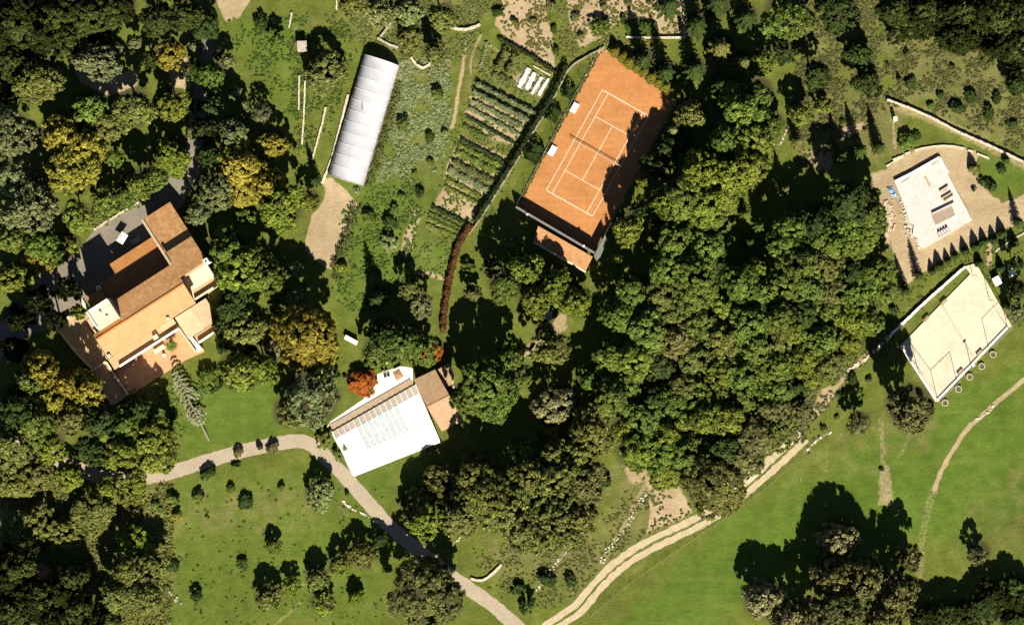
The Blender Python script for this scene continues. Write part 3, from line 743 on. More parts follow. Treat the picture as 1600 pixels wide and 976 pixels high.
def wire_fence(name, label, path, h, gap, mat, rails=4, r=.03, cat="fence", mesh=0):
    o = thing(name, label, cat, W(*path[0]))
    P = [W(*p) for p in dens(path, gap / S)]
    for p in P:
        q = MB(); q.tube(p, p + Vector((0, 0, h)), r * 1.6, r * 1.6, 6); q.build("post", mat, o)
    q = MB()
    for a, c in zip(P[:-1], P[1:]):
        for k in range(rails):
            z = Vector((0, 0, h * (k + 1) / rails - .03)); q.tube(a + z, c + z, r * .5, r * .5, 4)
        for k in range(1, mesh):
            m_ = a.lerp(c, k / mesh); q.tube(m_, m_ + Vector((0, 0, h)), r * .3, r * .3, 3)
    q.build("wire", mat, o); return o
def tpx(u, v): p = T(u, v); return (p.x / S + 800, 488 - p.y / S)
wire_fence("court_fence", "thin wire fence along the garden side of the tennis court", [tpx(-19.3, -10.2), tpx(17.6, -9.4)], 3.0, 4.0, m_wire, 6, mesh=10)
wire_fence("court_fence", "thin wire fence along the wooded side of the tennis court", [tpx(-19.6, 9.0), tpx(18.0, 9.6)], 3.0, 4.0, m_wire, 6, mesh=10)
o = thing("windbreak", "dark windbreak wall across the low end of the tennis court", "wall", T(18.1, 0))
b = MB(); b.bar(T(17.95, -9.3, 0), T(18.3, 9.5, 0), .35, 3.3); b.build("panel", material("dark_brown_wall", (.10, .07, .055), .2), o)
b = MB(); b.bar(T(17.95, -9.3, 3.3), T(18.3, 9.5, 3.3), .45, .1); b.build("coping", material("grey_coping", (.22, .20, .19), .2), o)
for v in (6.9, -6.5):
    b = MB(); b.box(T(18.15, v, 3.4), (.4, .4, .35), .5); b.build("lamp_head", m_bench, o)
o = thing("screen", "grey green cloth awning at the lowest corner of the tennis court", "screen", T(19, 9.4))
b = MB(); b.slab([T(13.9, 9.6, 3.2), T(18.9, 9.7, 3.2), T(19.9, 11.2, 2.2), T(14.8, 10.6, 2.4)], .05); b.build("cloth", material("grey_green_cloth", (.15, .17, .14), .15), o)  # net panel of the fence corner, built here as sloping cloth
for q in ((14, 9.7), (18.8, 9.8), (19.7, 11.0), (14.9, 10.5)):
    b = MB(); b.tube(T(*q, 0), T(*q, 2.25), .05, .05, 6); b.build("post", m_steel, o)
o = thing("clubhouse", "small brown roofed hut half under trees below the tennis court", "hut", W(880, 390))
b = MB(); b.prism([W(x, y, 2.4).xy for x, y in ((844, 360), (922, 406), (914, 421), (838, 376))], 0, 2.4); b.build("wall", m_stucco, o)
b = MB(); b.slab([W(*q) for q in ((841, 353, 2.85), (926, 401, 2.85), (915, 424, 2.45), (833, 377, 2.45))], .14); b.build("roof", tile_material("hut_tile", (.50, .245, .10), -.54, .15), o)
b = MB(); b.bar(W(834, 378, 2.3), W(915, 425, 2.3), .35, .2); b.build("fascia", m_cream, o)

# ------------------------------------------------------------------ sports court, lower right
sN, sE, sS, sW = (1517, 427), (1574, 511), (1463, 626), (1407, 540)
m_sand = material("cream_court", (.68, .60, .455), .13, .16, .9, fine=.07)
sp_ = thing("sports_court", "large cream sports court with a pale kerb above the meadow", "sports court", W(1488, 522))
b = MB(); b.prism([W(*p, .3).xy for p in (sN, sE, sS, sW)], -.2, .3); b.build("court_surface", m_sand, sp_)
for p, q in ((sS, sE), (sW, sS)):
    b = MB(); b.bar(W(*p, 0), W(*q, 0), .45, .62 if (p, q) != (sN, sE) else .5); b.build("kerb", m_white, sp_)
b = MB(); b.prism([W(*p, .34).xy for p in ((1508, 416), (1525, 411), (1581, 509), (1577, 513))], -.1, .34); b.build("walkway", m_cream, sp_)
m_grey = material("worn_line", (.60, .50, .36), .2, 1)
b = MB(); mm0, mm1 = lerp(sN, sW, .42), lerp(sE, sS, .45)
b.bar(W(*mm0, .3), W(*mm1, .3), .5, .004); b.build("worn_strip", material("sandy_stain", (.57, .48, .34), .15, .9), sp_)
m_pole = material("grey_steel_pole", (.35, .35, .34), .1)
def ballstop(label, pts, h):
    o = thing("ball_stop_fence", label, "fence", W(*pts[0]), "tall ball stop fences at the ends of the cream court")
    P = [W(*p) for p in pts]
    q = MB()
    for a, c in zip(P[:-1], P[1:]):
        q.tube(a + Vector((0, 0, h)), c + Vector((0, 0, h)), .05, .05, 6)
        n = int((c - a).length / .8)
        for k in range(1, n): m_ = a.lerp(c, k / n); q.tube(m_ + Vector((0, 0, .6)), m_ + Vector((0, 0, h)), .006, .006, 3)
        for z in np.arange(.8, h, .8): q.tube(a + Vector((0, 0, z)), c + Vector((0, 0, z)), .006, .006, 3)
    q.build("netting", m_pole, o)
    for a in P:
        q = MB(); q.tube(a, a + Vector((0, 0, h)), .07, .055, 8); q.build("post", m_pole, o)
ballstop("tall wire ball stop fence beside the round dark tree", [lerp(sS, sE, .28), (1464, 622), lerp(sS, sW, .5), lerp(sW, sS, .03)], 6.0)
ballstop("tall wire ball stop fence beside the small white sheds", [lerp(sE, sS, .27), (1574, 512), lerp(sE, sN, .5), lerp(sN, sE, .04)], 6.0)
o = thing("lamp_post", "slim lamp post on the meadow side kerb of the cream court", "lamp post", W(1517, 572))
b = MB(); b.tube(W(1517, 572), W(1517, 572) + Vector((0, 0, 5.2)), .09, .06, 8); b.build("pole", m_pole, o)
b = MB(); b.box(W(1517, 572) + Vector((-.2, .2, 5.1)), (.7, .3, .15), .8); b.build("lamp_head", m_steel, o)
for (x, y, lab) in ((1474, 472, "slatted bench on the wall side of the cream court nearer the top corner"), (1447, 498, "slatted bench on the wall side of the cream court nearer the shaded end"), (1530, 551, "slatted bench on the meadow side of the cream court nearer the trail"), (1500, 581, "slatted bench on the meadow side of the cream court nearer the round tree")):
    c = W(x, y, .3); ang = math.radians(45)
    bt = thing("court_bench", lab, "bench", c, "slatted benches beside the cream court")
    mw = material("bench_wood", (.38, .28, .17), .2)
    q = MB()
    for k in (-.22, 0, .22): q.box((c.x - math.sin(ang) * k, c.y + math.cos(ang) * k, .75), (1.5, .16, .05), ang)
    q.build("seat", mw, bt)
    for k in (-.6, .6):
        q = MB(); q.box((c.x + math.cos(ang) * k, c.y + math.sin(ang) * k, .3), (.1, .55, .45), ang); q.build("leg", m_pole, bt)
m_stone = material("pale_stone", (.46, .40, .30), .2, 1.5, .9, .03, 4)
for i, (x, y, lab) in enumerate(((1476, 629, "round stone planter closest to the round dark tree"), (1497, 607.5, "second round stone planter from the round dark tree"), (1514.5, 588.5, "round stone planter in the middle of the row of five"), (1533.5, 572, "second round stone planter counting down from the court's right corner"), (1551, 553.5, "round stone planter closest to the court's right corner"))):
    c = W(x, y); o = thing("planter", lab, "planter", c, "round stone planters on the meadow below the cream court")
    q = MB(); n = 16
    ro, ri, hh = .72, .5, .55
    vs = [(c.x + r * math.cos(6.2832 * k / n), c.y + r * math.sin(6.2832 * k / n), z) for (r, z) in ((ro, 0), (ro, hh), (ri, hh), (ri, .1)) for k in range(n)]
    fs = [(r * n + k, r * n + (k + 1) % n, (r + 1) * n + (k + 1) % n, (r + 1) * n + k) for r in range(3) for k in range(n)]
    q.add(vs, fs); q.build("rim", m_stone, o)
    q = MB(); q.prism([(c.x + .52 * math.cos(6.2832 * k / n), c.y + .52 * math.sin(6.2832 * k / n)) for k in range(n)], 0, .38); q.build("soil", material("planter_soil", (.12, .11, .05), .3, 3), o)

# ------------------------------------------------------------------ construction slab with building materials
slab = thing("concrete_slab", "pale concrete floor slab of an unfinished house in the dirt yard", "building slab", W(1460, 318))
m_conc = material("pale_concrete", (.64, .585, .545), .07, .35, .85, .01, 3)
edge = [(1467.5, 246), (1519, 344), (1444, 388), (1436, 384), (1433, 372), (1426, 366), (1428, 352), (1420, 345), (1416, 330), (1411, 316), (1404, 300), (1398, 284)]
b = MB(); b.prism([W(x, y, .7).xy for x, y in edge], -.1, .7); b.build("floor", m_conc, slab)
for p, q in (((1398, 284), (1424, 271)), ((1424, 271), (1468, 246)), ((1468, 246), (1481, 271))):
    b = MB(); b.bar(W(*p, .7), W(*q, .7), .5, .14); b.build("kerb", m_white, slab)
m_brown = material("brown_board", (.36, .28, .22), .12, 1)
for p, q in (((1408.5, 285), (1421.5, 276.5)), ((1455, 257.5), (1466, 250.5))):
    b = MB(); b.bar(W(*p, .7), W(*q, .7), .28, .02); b.build("slot", m_brown, slab)
b = MB(); b.prism([W(x, y, .72).xy for x, y in ((1498.5, 301), (1516, 331), (1510, 332.5), (1496, 306))], 0, .72 - .5); b.build("ramp", m_brown, slab)
zf = .7
o = thing("plywood_sheet", "brown boarded stair opening behind a low beam on the concrete slab", "boards", W(1475, 337, zf))
b = MB(); b.prism([W(x, y, zf).xy for x, y in ((1455, 336), (1487, 321.5), (1493, 336), (1461.5, 352))], zf, zf + .05); b.build("board", m_brown, o)
b = MB(); b.bar(W(1456, 334, zf), W(1490, 317.5, zf), .3, .6); b.build("beam", m_conc, o)
o = thing("timber_frame", "wooden formwork frame of two beams on the concrete slab", "formwork", W(1478, 300, zf))
for p, q in (((1468, 299), (1481, 291)), ((1475, 314.5), (1489, 305.5)), ((1471, 310), (1486, 301))):
    b = MB(); b.bar(W(*p, zf), W(*q, zf), .3, .5); b.build("beam", material("timber", (.50, .38, .26), .15, 2), o)
b = MB(); b.prism([W(x, y, zf).xy for x, y in ((1469.5, 301), (1481, 294), (1485, 301.5), (1473, 308))], zf, zf + .07); b.build("board", material("sand_board", (.55, .46, .36), .12), o)
o = thing("brick_pallet", "pallet with rows of blocks at the lowest corner of the concrete slab", "pallet", W(1474, 363, zf))
b = MB(); b.prism([W(x, y, zf).xy for x, y in ((1464, 364), (1481, 355.5), (1484.5, 361), (1467, 371))], zf, zf + .12); b.build("pallet_base", m_brown, o)
for i in range(4):
    c = lerp((1466.5, 365.5), (1481, 357.5), (i + .3) / 3.6); b = MB(); b.box(W(*c, zf + .12), (.42, .75, .55), .5); b.build("block_row", m_conc, o)
o = thing("ladder", "yellow ladder lying on the concrete slab", "ladder", W(1449, 283, zf))
m_yel = material("yellow_paint", (.55, .46, .12), .15, 3)
p0, p1 = W(1445, 275.5, zf), W(1454, 292, zf); dv = (p1 - p0).normalized(); sd = Vector((-dv.y, dv.x, 0)) * .22
for s_ in (-1, 1):
    b = MB(); b.bar(p0 + sd * s_, p1 + sd * s_, .09, .12); b.build("rail", m_yel, o)
for k in range(7):
    m_ = p0.lerp(p1, (k + .5) / 7) + Vector((0, 0, .03)); b = MB(); b.bar(m_ - sd, m_ + sd, .07, .06); b.build("rung", m_brown, o)
rg = random.Random(9)
def scatter_stones(name, label, poly_or_path, n, r, mat, width=None, cat="rubble", kind=None, z=0.0):
    b = MB(); pts = dens(poly_or_path, 2.0)
    for _ in range(n):
        x, y = rg.choice(pts); p = W(x + rg.gauss(0, width), y + rg.gauss(0, width), 0)
        b.stone((p.x, p.y, z), r * rg.uniform(.5, 1.35), rg)
    o = b.build(name, mat); origin_to_base(o); return tag(o, label, cat, None, kind)
m_rubw = material("white_rubble_stone", (.62, .56, .46), .2, 2); m_rubt = material("tan_rubble_stone", (.52, .42, .30), .2, 2)
scatter_stones("rubble", "white broken concrete along the ragged edge of the slab", [(1414, 310), (1420, 345), (1428, 366), (1440, 384)], 260, .22, m_rubw, 3.6, kind="stuff", z=.1)
scatter_stones("rubble", "tan rubble heap beside the woods by the slab", [(1385, 318), (1388, 335), (1386, 360)], 200, .32, m_rubt, 4, kind="stuff")
o = thing("tarpaulin", "crumpled blue tarpaulin beside the slab at the wood edge", "tarpaulin", W(1391, 297))
vs, fs = [], []; rr = random.Random(4)
for i in range(7):
    for j in range(7):
        q = lerp(lerp((1385, 293), (1396, 291), j / 6), lerp((1391, 306), (1403, 309), j / 6), i / 6); p = W(*q); vs.append((p.x, p.y, .15 + rr.uniform(0, .5) * (0 < i < 6) * (0 < j < 6)))
for i in range(6):
    for j in range(6): fs.append((i * 7 + j, i * 7 + j + 1, i * 7 + j + 8, i * 7 + j + 7))
b = MB(); b.add(vs, fs); b.build("sheet", material("blue_plastic", (.30, .40, .55), .1, 1, .4), o)
b = MB()
for k in range(4): b.tube(W(1397 + k, 300 + 3 * k, .2), W(1403 + k, 316 + 2 * k, .2), .08, .08, 5)
b.build("pole", m_brown, o)

# ------------------------------------------------------------------ sheds and small furniture
def shed(x, y, w, d, ang, h, label, matr, matw, name="garden_shed", cat="shed"):
    c = W(x, y); o = thing(name, label, cat, c)
    q = MB(); q.box((c.x, c.y, 0), (w * .9, d * .9, h), ang); q.build("wall", matw, o)
    ca, sa = math.cos(ang), math.sin(ang)
    f = lambda a, e, z: (c.x + a * ca - e * sa, c.y + a * sa + e * ca, z)
    q = MB(); q.slab([f(-w / 2, -d / 2, h + .06), f(w / 2, -d / 2, h + .06), f(w / 2, d / 2, h + .3), f(-w / 2, d / 2, h + .3)], .08); q.build("roof", matr, o)
    q = MB(); p = f(0, -d * .45 - .02, 0); q.box((p[0], p[1], 0), (min(.8, w * .4), .06, h * .85), ang); q.build("door", m_brown, o)
    return o
shed(1556, 439, 1.5, 1.8, .5, 1.3, "small white roofed shed on the grass nearer the cream court", m_white, m_darkstone)
shed(1580, 425, 1.5, 1.7, .4, 1.3, "small white roofed shed beneath the dark edge trees", m_white, m_darkstone)
shed(851, 491, 3.0, 1.8, -.2, 2.3, "pale grey shed among trees below the tennis court", material("grey_sheet", (.40, .45, .43), .15), m_darkstone)
shed(473, 74, 2.0, 2.2, .05, 2.0, "old grey shed in the shade behind the olive green tree", material("weathered_sheet", (.42, .36, .32), .2), m_darkstone)
shed(69, 889, 2.6, 2.2, -.6, 2.4, "reddish roofed shed among the lower dark trees", tile_material("red_shed_tile", (.34, .13, .06), .3), m_darkstone)
shed(1397, 187, .75, .95, .1, 1.9, "tiny white utility cabinet beside the stone wall end", m_white, m_white, "utility_cabinet", "cabinet")
shed(549, 531, 2.9, .9, -.5, 1.0, "long white garden chest beside the golden tree", m_white, m_cream, "garden_chest", "chest")
shed(601.5, 565, 1.1, .8, -.9, .7, "white lounger box in trees above the pool terrace", m_white, m_white, "lounger_box", "box")
# umbrella and table on the forecourt
c = W(193, 372); o = thing("parasol", "square white parasol open on the sunlit forecourt", "parasol", c)
b = MB(); b.tube(c, c + Vector((0, 0, 2.5)), .035, .03, 8); b.build("pole", m_steel, o)
b = MB(); ang = math.radians(58); hx, hy = 1.12, .78; f = lambda a, e, z: (c.x + a * math.cos(ang) - e * math.sin(ang), c.y + a * math.sin(ang) + e * math.cos(ang), z)
q = [f(-hx, -hy, 2.2), f(hx, -hy, 2.2), f(hx, hy, 2.2), f(-hx, hy, 2.2)]
b.add(q + [f(0, 0, 2.62)], [(0, 1, 4), (1, 2, 4), (2, 3, 4), (3, 0, 4)]); b.build("canopy", m_bench, o)
b = MB(); b.tube(c, c + Vector((0, 0, .12)), .32, .28, 12); b.build("base", m_conc, o)
c = W(213, 376); o = thing("garden_table", "grey garden table in shade beside the white parasol", "table", c); ang = math.radians(30)
mt_ = material("grey_table", (.42, .42, .38), .06)
b = MB(); b.box((c.x, c.y, .72), (2.0, 1.1, .06), ang); b.build("tabletop", mt_, o)
for sx in (-.85, .85):
    for sy in (-.42, .42):
        b = MB(); b.box((c.x + sx * math.cos(ang) - sy * math.sin(ang), c.y + sx * math.sin(ang) + sy * math.cos(ang), 0), (.09, .09, .72), ang); b.build("leg", mt_, o)
# courtyard table, chair
c = V(75, 66, .16); o = thing("courtyard_table", "long cream table on the villa's terracotta courtyard", "table", c)
b = MB(); b.box((c.x, c.y, .88), (2.5, .95, .07), ANG_V); b.build("tabletop", m_cream, o)
for sx in (-1.1, 1.1):
    b = MB(); b.box((c.x + sx * math.cos(ANG_V), c.y + sx * math.sin(ANG_V), .16), (.12, .7, .72), ANG_V); b.build("leg", m_brown, o)
def chair(x, y, ang, label, mat, grp, z=0.0):
    c = W(x, y, z); o = thing("garden_chair", label, "chair", c, grp)
    ca, sa = math.cos(ang), math.sin(ang)
    b = MB(); b.box((c.x, c.y, z + .42), (.55, .55, .06), ang); b.build("seat", mat, o)
    b = MB(); b.box((c.x - sa * .27, c.y + ca * .27, z + .48), (.55, .06, .5), ang); b.build("backrest", mat, o)
    for sx in (-.23, .23):
        for sy in (-.23, .23):
            b = MB(); b.box((c.x + sx * ca - sy * sa, c.y + sx * sa + sy * ca, z), (.06, .06, .42), ang); b.build("leg", mat, o)
p = V(76, 78, .16); chair(p.x / S + 800, 488 - p.y / S, ANG_V, "pale garden chair beside the cream courtyard table", m_bench, None, .16)
mch = material("grey_wicker", (.34, .31, .24), .15)
for (x, y, a, l) in ((599, 581, .5, "wicker chair on the pool terrace closest to the russet bush"), (604.5, 580, .5, "wicker chair on the pool terrace closest to the trees above"), (602, 587.5, 3.6, "wicker chair on the pool terrace facing away from the trees"), (607, 586, 3.6, "wicker chair on the pool terrace closest to the brown canopy")):
    chair(x, y, a, l, mch, "wicker chairs on the white pool terrace", .014)
c = W(622, 585); o = thing("canopy", "square brown canopy on the white pool terrace", "canopy", c)
b = MB(); pts = [W(*q) for q in ((613, 581.5, 2.3), (623.7, 574.6, 2.3), (630.6, 587.6, 2.3), (620, 595, 2.3))]; ap = sum(pts, Vector()) / 4 + Vector((0, 0, .35))
b.add(pts + [ap], [(0, 1, 4), (1, 2, 4), (2, 3, 4), (3, 0, 4)]); b.build("cloth", material("brown_cloth", (.40, .235, .13), .08), o)
for p in pts:
    b = MB(); q = p.lerp(ap, .06); b.tube((q.x, q.y, 0), (q.x, q.y, 2.3), .04, .04, 6); b.build("post", m_brown, o)

# ------------------------------------------------------------------ stone walls and kerbs
def stone_wall(label, path, w=.45, h=.7, mat=m_stone, name="stone_wall", seed=2, gaps=0.0, r=None):
    rng = random.Random(seed); b = MB()
    if r:   # loose rounded stones
        for (x, y) in dens(path, r * .62 / S):
            if rng.random() < gaps: continue
            p = W(x + rng.gauss(0, w), y + rng.gauss(0, w)); b.stone((p.x, p.y, 0), r * rng.uniform(.25, 1.05), rng)
    else:
        P = dens(path, 5.5)
        for (p, q) in zip(P[:-1], P[1:]):
            if rng.random() < gaps: continue
            j = lambda: rng.uniform(-.05, .05)
            a, c = W(*p), W(*q); hh = h * rng.uniform(.88, 1.1)
            b.bar(a + Vector((j(), j(), -.02)), c + Vector((j(), j(), -.02)), w * rng.uniform(.85, 1.15), hh)
    o = b.build(name, mat); origin_to_base(o); return tag(o, label, "wall")
m_palewall = material("limestone", (.66, .56, .42), .18, 1.2, .9, .02, 4)
m_greywall = material("grey_drystone", (.34, .29, .21), .25, 1.5, .9, .04, 4)
stone_wall("long stone retaining wall running down to the photo's right edge above the yard", [(1385, 156), (1410, 165), (1450, 182), (1500, 208), (1550, 230), (1604, 256)], .4, 1.0, m_palewall, seed=1)
stone_wall("curved pale kerb wall round the top of the dirt yard", smooth_path([(1395, 250), (1425, 236), (1455, 229), (1490, 228), (1515, 235), (1545, 248)]), .4, .45, m_palewall, seed=2, gaps=.15)
stone_wall("straight pale wall between the cream court and the woods", [(1507, 417), (1450, 467), (1392, 522)], .5, .9, m_white, seed=3)
stone_wall("broken rubble wall between the big wood and the shrub below", [(1391, 523), (1375, 540), (1350, 562), (1325, 578)], .6, .3, m_palewall, r=.42, seed=4, gaps=.2)
stone_wall("white stone edging by the curve of the lane below the pool hall", [(537, 784), (552, 796), (570, 803), (592, 816)], .9, .3, m_rubw, r=.36, seed=5, gaps=.25)
stone_wall("curved white stone kerb at the lower lane fork", smooth_path([(735, 903), (748, 907), (762, 903), (784, 881)]), .5, .5, m_palewall, seed=6)
stone_wall("line of white stones up the slope above the dirt track", [(1019, 747), (1006, 775), (985, 812), (945, 862), (939, 880)], 2, .3, m_rubw, r=.28, seed=7, gaps=.4)
stone_wall("scattered white stone line on the slope beside the olive wood", [(888, 857), (868, 880), (856, 902), (838, 922)], 2, .3, m_rubw, r=.3, seed=8, gaps=.35)
stone_wall("short white stones at the foot of the olive wood", [(708, 850), (722, 836), (730, 832)], .8, .3, m_rubw, r=.3, seed=9, gaps=.2)
stone_wall("white rubble edge between the meadow and the brown wood fringe", [(1258, 706), (1270, 692), (1298, 674)], .8, .3, m_rubw, r=.35, seed=10, gaps=.15)
stone_wall("pale straight kerb along the shaded side of the greenhouse", [(544, 148), (530, 205), (518, 250), (503, 287)], .5, .4, m_palewall, seed=11)
stone_wall("shorter of the two parallel pale terrace walls", [(468, 118), (467, 172)], .3, .6, m_palewall, seed=12)
stone_wall("longer of the two parallel pale terrace walls", [(477, 127), (475, 180), (472, 226)], .32, .6, m_palewall, seed=13)
stone_wall("low slanted terrace wall between the terrace walls and greenhouse", [(509, 168), (503, 196), (488, 250)], .35, .5, m_palewall, seed=14)
stone_wall("curved stone wall across the top of the garden path", smooth_path([(695, 39), (712, 46), (732, 47), (750, 39)]), .55, .8, m_palewall, seed=15)
stone_wall("angled stone wall just above the greenhouse end", [(590, 60), (607, 70), (622, 75)], .5, .7, m_stone, seed=16)
stone_wall("short stone wall corner above the greenhouse", [(594, 58), (601, 50), (611, 36)], .4, .6, m_stone, seed=17)
stone_wall("bent stone steps wall beside the greenhouse top corner", [(642, 90), (650, 101), (661, 107), (671, 102), (673, 76)], .45, .6, m_palewall, seed=18)
stone_wall("pale wall at the corner of the vineyard soil", [(978, 58.5), (1020, 59.5), (1071, 59)], .4, .7, m_palewall, seed=19)
stone_wall("thin wall on the side of the vineyard soil", [(1066, 0), (1068, 30), (1071, 57)], .25, .5, m_palewall, seed=20)
stone_wall("dry stone wall between the vegetable garden and the tennis court", smooth_path([(944, 74), (915, 90), (890, 104), (872, 140), (856, 172), (838, 198), (815, 240), (797, 268), (770, 312), (745, 350), (733, 366)]), .32, .7, m_greywall, seed=21)
DARKEDGE = True
stone_wall("pale low wall along the top of the villa forecourt", [(147, 359), (190, 332), (216, 317), (258, 287)], .3, .5, m_palewall, seed=22)
stone_wall("broken pale kerb in the shade of the villa's lower drive", [(60, 428), (70, 448), (75, 470), (84, 488)], .35, .4, m_stone, seed=23, gaps=.2)
stone_wall("white stones beside the pool house gable", [(706, 596), (710, 610), (714, 628), (720, 646)], .8, .3, m_rubw, r=.42, seed=24, gaps=.25)
stone_wall("straight pale log beside the dirt track clearing", [(1168, 752), (1192, 733)], .8, .4, m_palewall, seed=25)
stone_wall("white rock outcrop low in the dark orchard corner", [(263, 925), (272, 932), (279, 940)], 3, .3, material("grey_rock", (.42, .38, .34), .2, 2), r=.6, seed=26)
stone_wall("thin pale path edging near the sheds", [(1555, 393), (1580, 375), (1604, 362)], .3, .3, m_palewall, seed=27)
stone_wall("row of loose white stones on the meadow trail", [(1522, 655), (1532, 652), (1545, 642), (1552, 634)], .8, .3, m_rubw, r=.32, seed=28, gaps=.1)
stone_wall("single kerb line along the vegetable garden's upper edge", [(833, 103), (860, 118)], .25, .3, m_palewall, seed=29)
stone_wall("pale kerb between the woods and yard corner", [(1385, 260), (1392, 256), (1412, 243)], .4, .4, m_palewall, seed=30)
stone_wall("short pale terrace wall near the dark top corner", [(452, 44), (456, 20)], .3, .5, m_palewall, seed=31)
stone_wall("pale terrace wall high above the greenhouse", [(526, -4), (526, 16)], .3, .5, m_palewall, seed=32)
stone_wall("tan stones on the scrubby slope above the shaded hollow", [(1217, 228), (1224, 215), (1232, 200)], 1.2, .3, m_rubt, r=.4, seed=33)
wire_fence("pasture_fence", "low wire fence on posts along the dirt track and meadow", [(923, 962), (985, 910), (1060, 858), (1140, 804)], 1.0, 4.0, m_brown, 2, .03)
wire_fence("pasture_fence", "low wire fence on posts by the upper end of the dirt track", [(1150, 797), (1200, 760), (1240, 722)], 1.0, 4.0, m_brown, 2, .03)

# ------------------------------------------------------------------ foliage
COLORS = {'g': ("mid green", (.082, .116, .028)), 'G': ("bright green", (.108, .135, .026)), 'd': ("dark green", (.036, .055, .018)), 'o': ("olive green", (.104, .116, .038)),
          'y': ("yellow green", (.112, .142, .028)), 'a': ("golden", (.178, .162, .034)), 'b': ("grey green", (.115, .135, .068)), 't': ("tan", (.185, .178, .098)),
          'r': ("russet", (.20, .062, .018)), 'k': ("brownish green", (.092, .098, .042)), 'n': ("very dark green", (.016, .024, .010)), 'p': ("pale green", (.15, .175, .08))}  # n is near-black, painting corner and forecourt darkness into the leaves
fm = bpy.data.materials.new("foliage"); fm.use_nodes = True
nt = fm.node_tree
for n in list(nt.nodes): nt.nodes.remove(n)
out = nt.nodes.new("ShaderNodeOutputMaterial")
oi = nt.nodes.new("ShaderNodeObjectInfo")
ta = nt.nodes.new("ShaderNodeAttribute"); ta.attribute_name = "tint"
hs_ = nt.nodes.new("ShaderNodeHueSaturation")
mr = nt.nodes.new("ShaderNodeMapRange"); mr.inputs[1].default_value = .5; mr.inputs[2].default_value = 1.5; mr.inputs[3].default_value = .512; mr.inputs[4].default_value = .494
nt.links.new(ta.outputs["Fac"], mr.inputs[0]); nt.links.new(mr.outputs[0], hs_.inputs["Hue"])
hs_.inputs["Saturation"].default_value = 1.0
nt.links.new(ta.outputs["Fac"], hs_.inputs["Value"]); nt.links.new(oi.outputs["Color"], hs_.inputs["Color"])
df = nt.nodes.new("ShaderNodeBsdfDiffuse"); tr = nt.nodes.new("ShaderNodeBsdfTranslucent"); ad = nt.nodes.new("ShaderNodeMixShader"); ad.inputs[0].default_value = .16
for s_ in (df, tr): nt.links.new(hs_.outputs[0], s_.inputs["Color"])
nt.links.new(df.outputs[0], ad.inputs[1]); nt.links.new(tr.outputs[0], ad.inputs[2]); nt.links.new(ad.outputs[0], out.inputs["Surface"])
m_bark = material("bark", (.09, .065, .045), .3, 3, .95)

def leaf_quads(P, Nn, size, rs, aspect=1.5):
    """diamond leaves at P with normals Nn"""
    n = len(P)
    r = rs.normal(size=(n, 3)); t = np.cross(Nn, r); t /= np.linalg.norm(t, axis=1, keepdims=True) + 1e-9
    u = np.cross(Nn, t); a = size[:, None] * .5
    v = np.stack([P - t * a * aspect, P - u * a, P + t * a * aspect, P + u * a], 1).reshape(-1, 3)
    return v, np.arange(n * 4).reshape(-1, 4)

def crown(name, seed, R, clump=.85, leaves=46, flat_=.78, lobes=8, gap=.18, leaf=(.26, .5)):
    rs = np.random.RandomState(seed)
    cs, rr = [(rs.uniform(-.12, .12) * R, rs.uniform(-.12, .12) * R, .15 * R), (rs.uniform(-.3, .3) * R, rs.uniform(-.3, .3) * R, .4 * R)], [R * rs.uniform(.52, .64), R * rs.uniform(.26, .36)]
    for i in range(lobes):
        a = 6.283 * (i + rs.uniform(-.3, .3)) / lobes; d = R * rs.uniform(.38, .68)
        cs.append((math.cos(a) * d, math.sin(a) * d, rs.uniform(-.32, .22) * R)); rr.append(R * rs.uniform(.22, .48))
    cs = np.array(cs); rr = np.array(rr)
    P, Nn, T_ = [], [], []
    for c, r in zip(cs, rr):
        n = max(6, int(4 * math.pi * r * r / (clump * clump) * 1.0))
        q = rs.normal(size=(n, 3)); q /= np.linalg.norm(q, axis=1, keepdims=True)
        q = q[q[:, 2] > -.45]
        pts = c + q * r * rs.uniform(.86, 1.12, (len(q), 1))
        for p, d in zip(pts, q):
            dd = np.linalg.norm((p - cs), axis=1) - rr
            if (dd < -.28 * rr).any() or rs.rand() < gap: continue
            k = int(leaves * rs.uniform(.6, 1.3)); rad = clump * rs.uniform(.42, .7)
            e = rs.normal(size=(k, 3)); e /= np.linalg.norm(e, axis=1, keepdims=True); e *= rad * rs.rand(k, 1) ** .45
            e[:, 2] *= .75
            nn = d * .5 + e / rad * .55 + rs.normal(size=(k, 3)) * .42 + np.array([.06, -.25, .30]) * .9; nn /= np.linalg.norm(nn, axis=1, keepdims=True)
            P.append(p + e); Nn.append(nn); T_.append(np.full(k, rs.uniform(.72, 1.28)) * rs.uniform(.85, 1.15, k))
    P = np.concatenate(P); Nn = np.concatenate(Nn); T_ = np.concatenate(T_)
    P[:, 2] *= flat_
    v, f = leaf_quads(P, Nn, rs.uniform(leaf[0], leaf[1], len(P)), rs)
    return raw_mesh(name, v, f, fm, np.repeat(T_, 4))

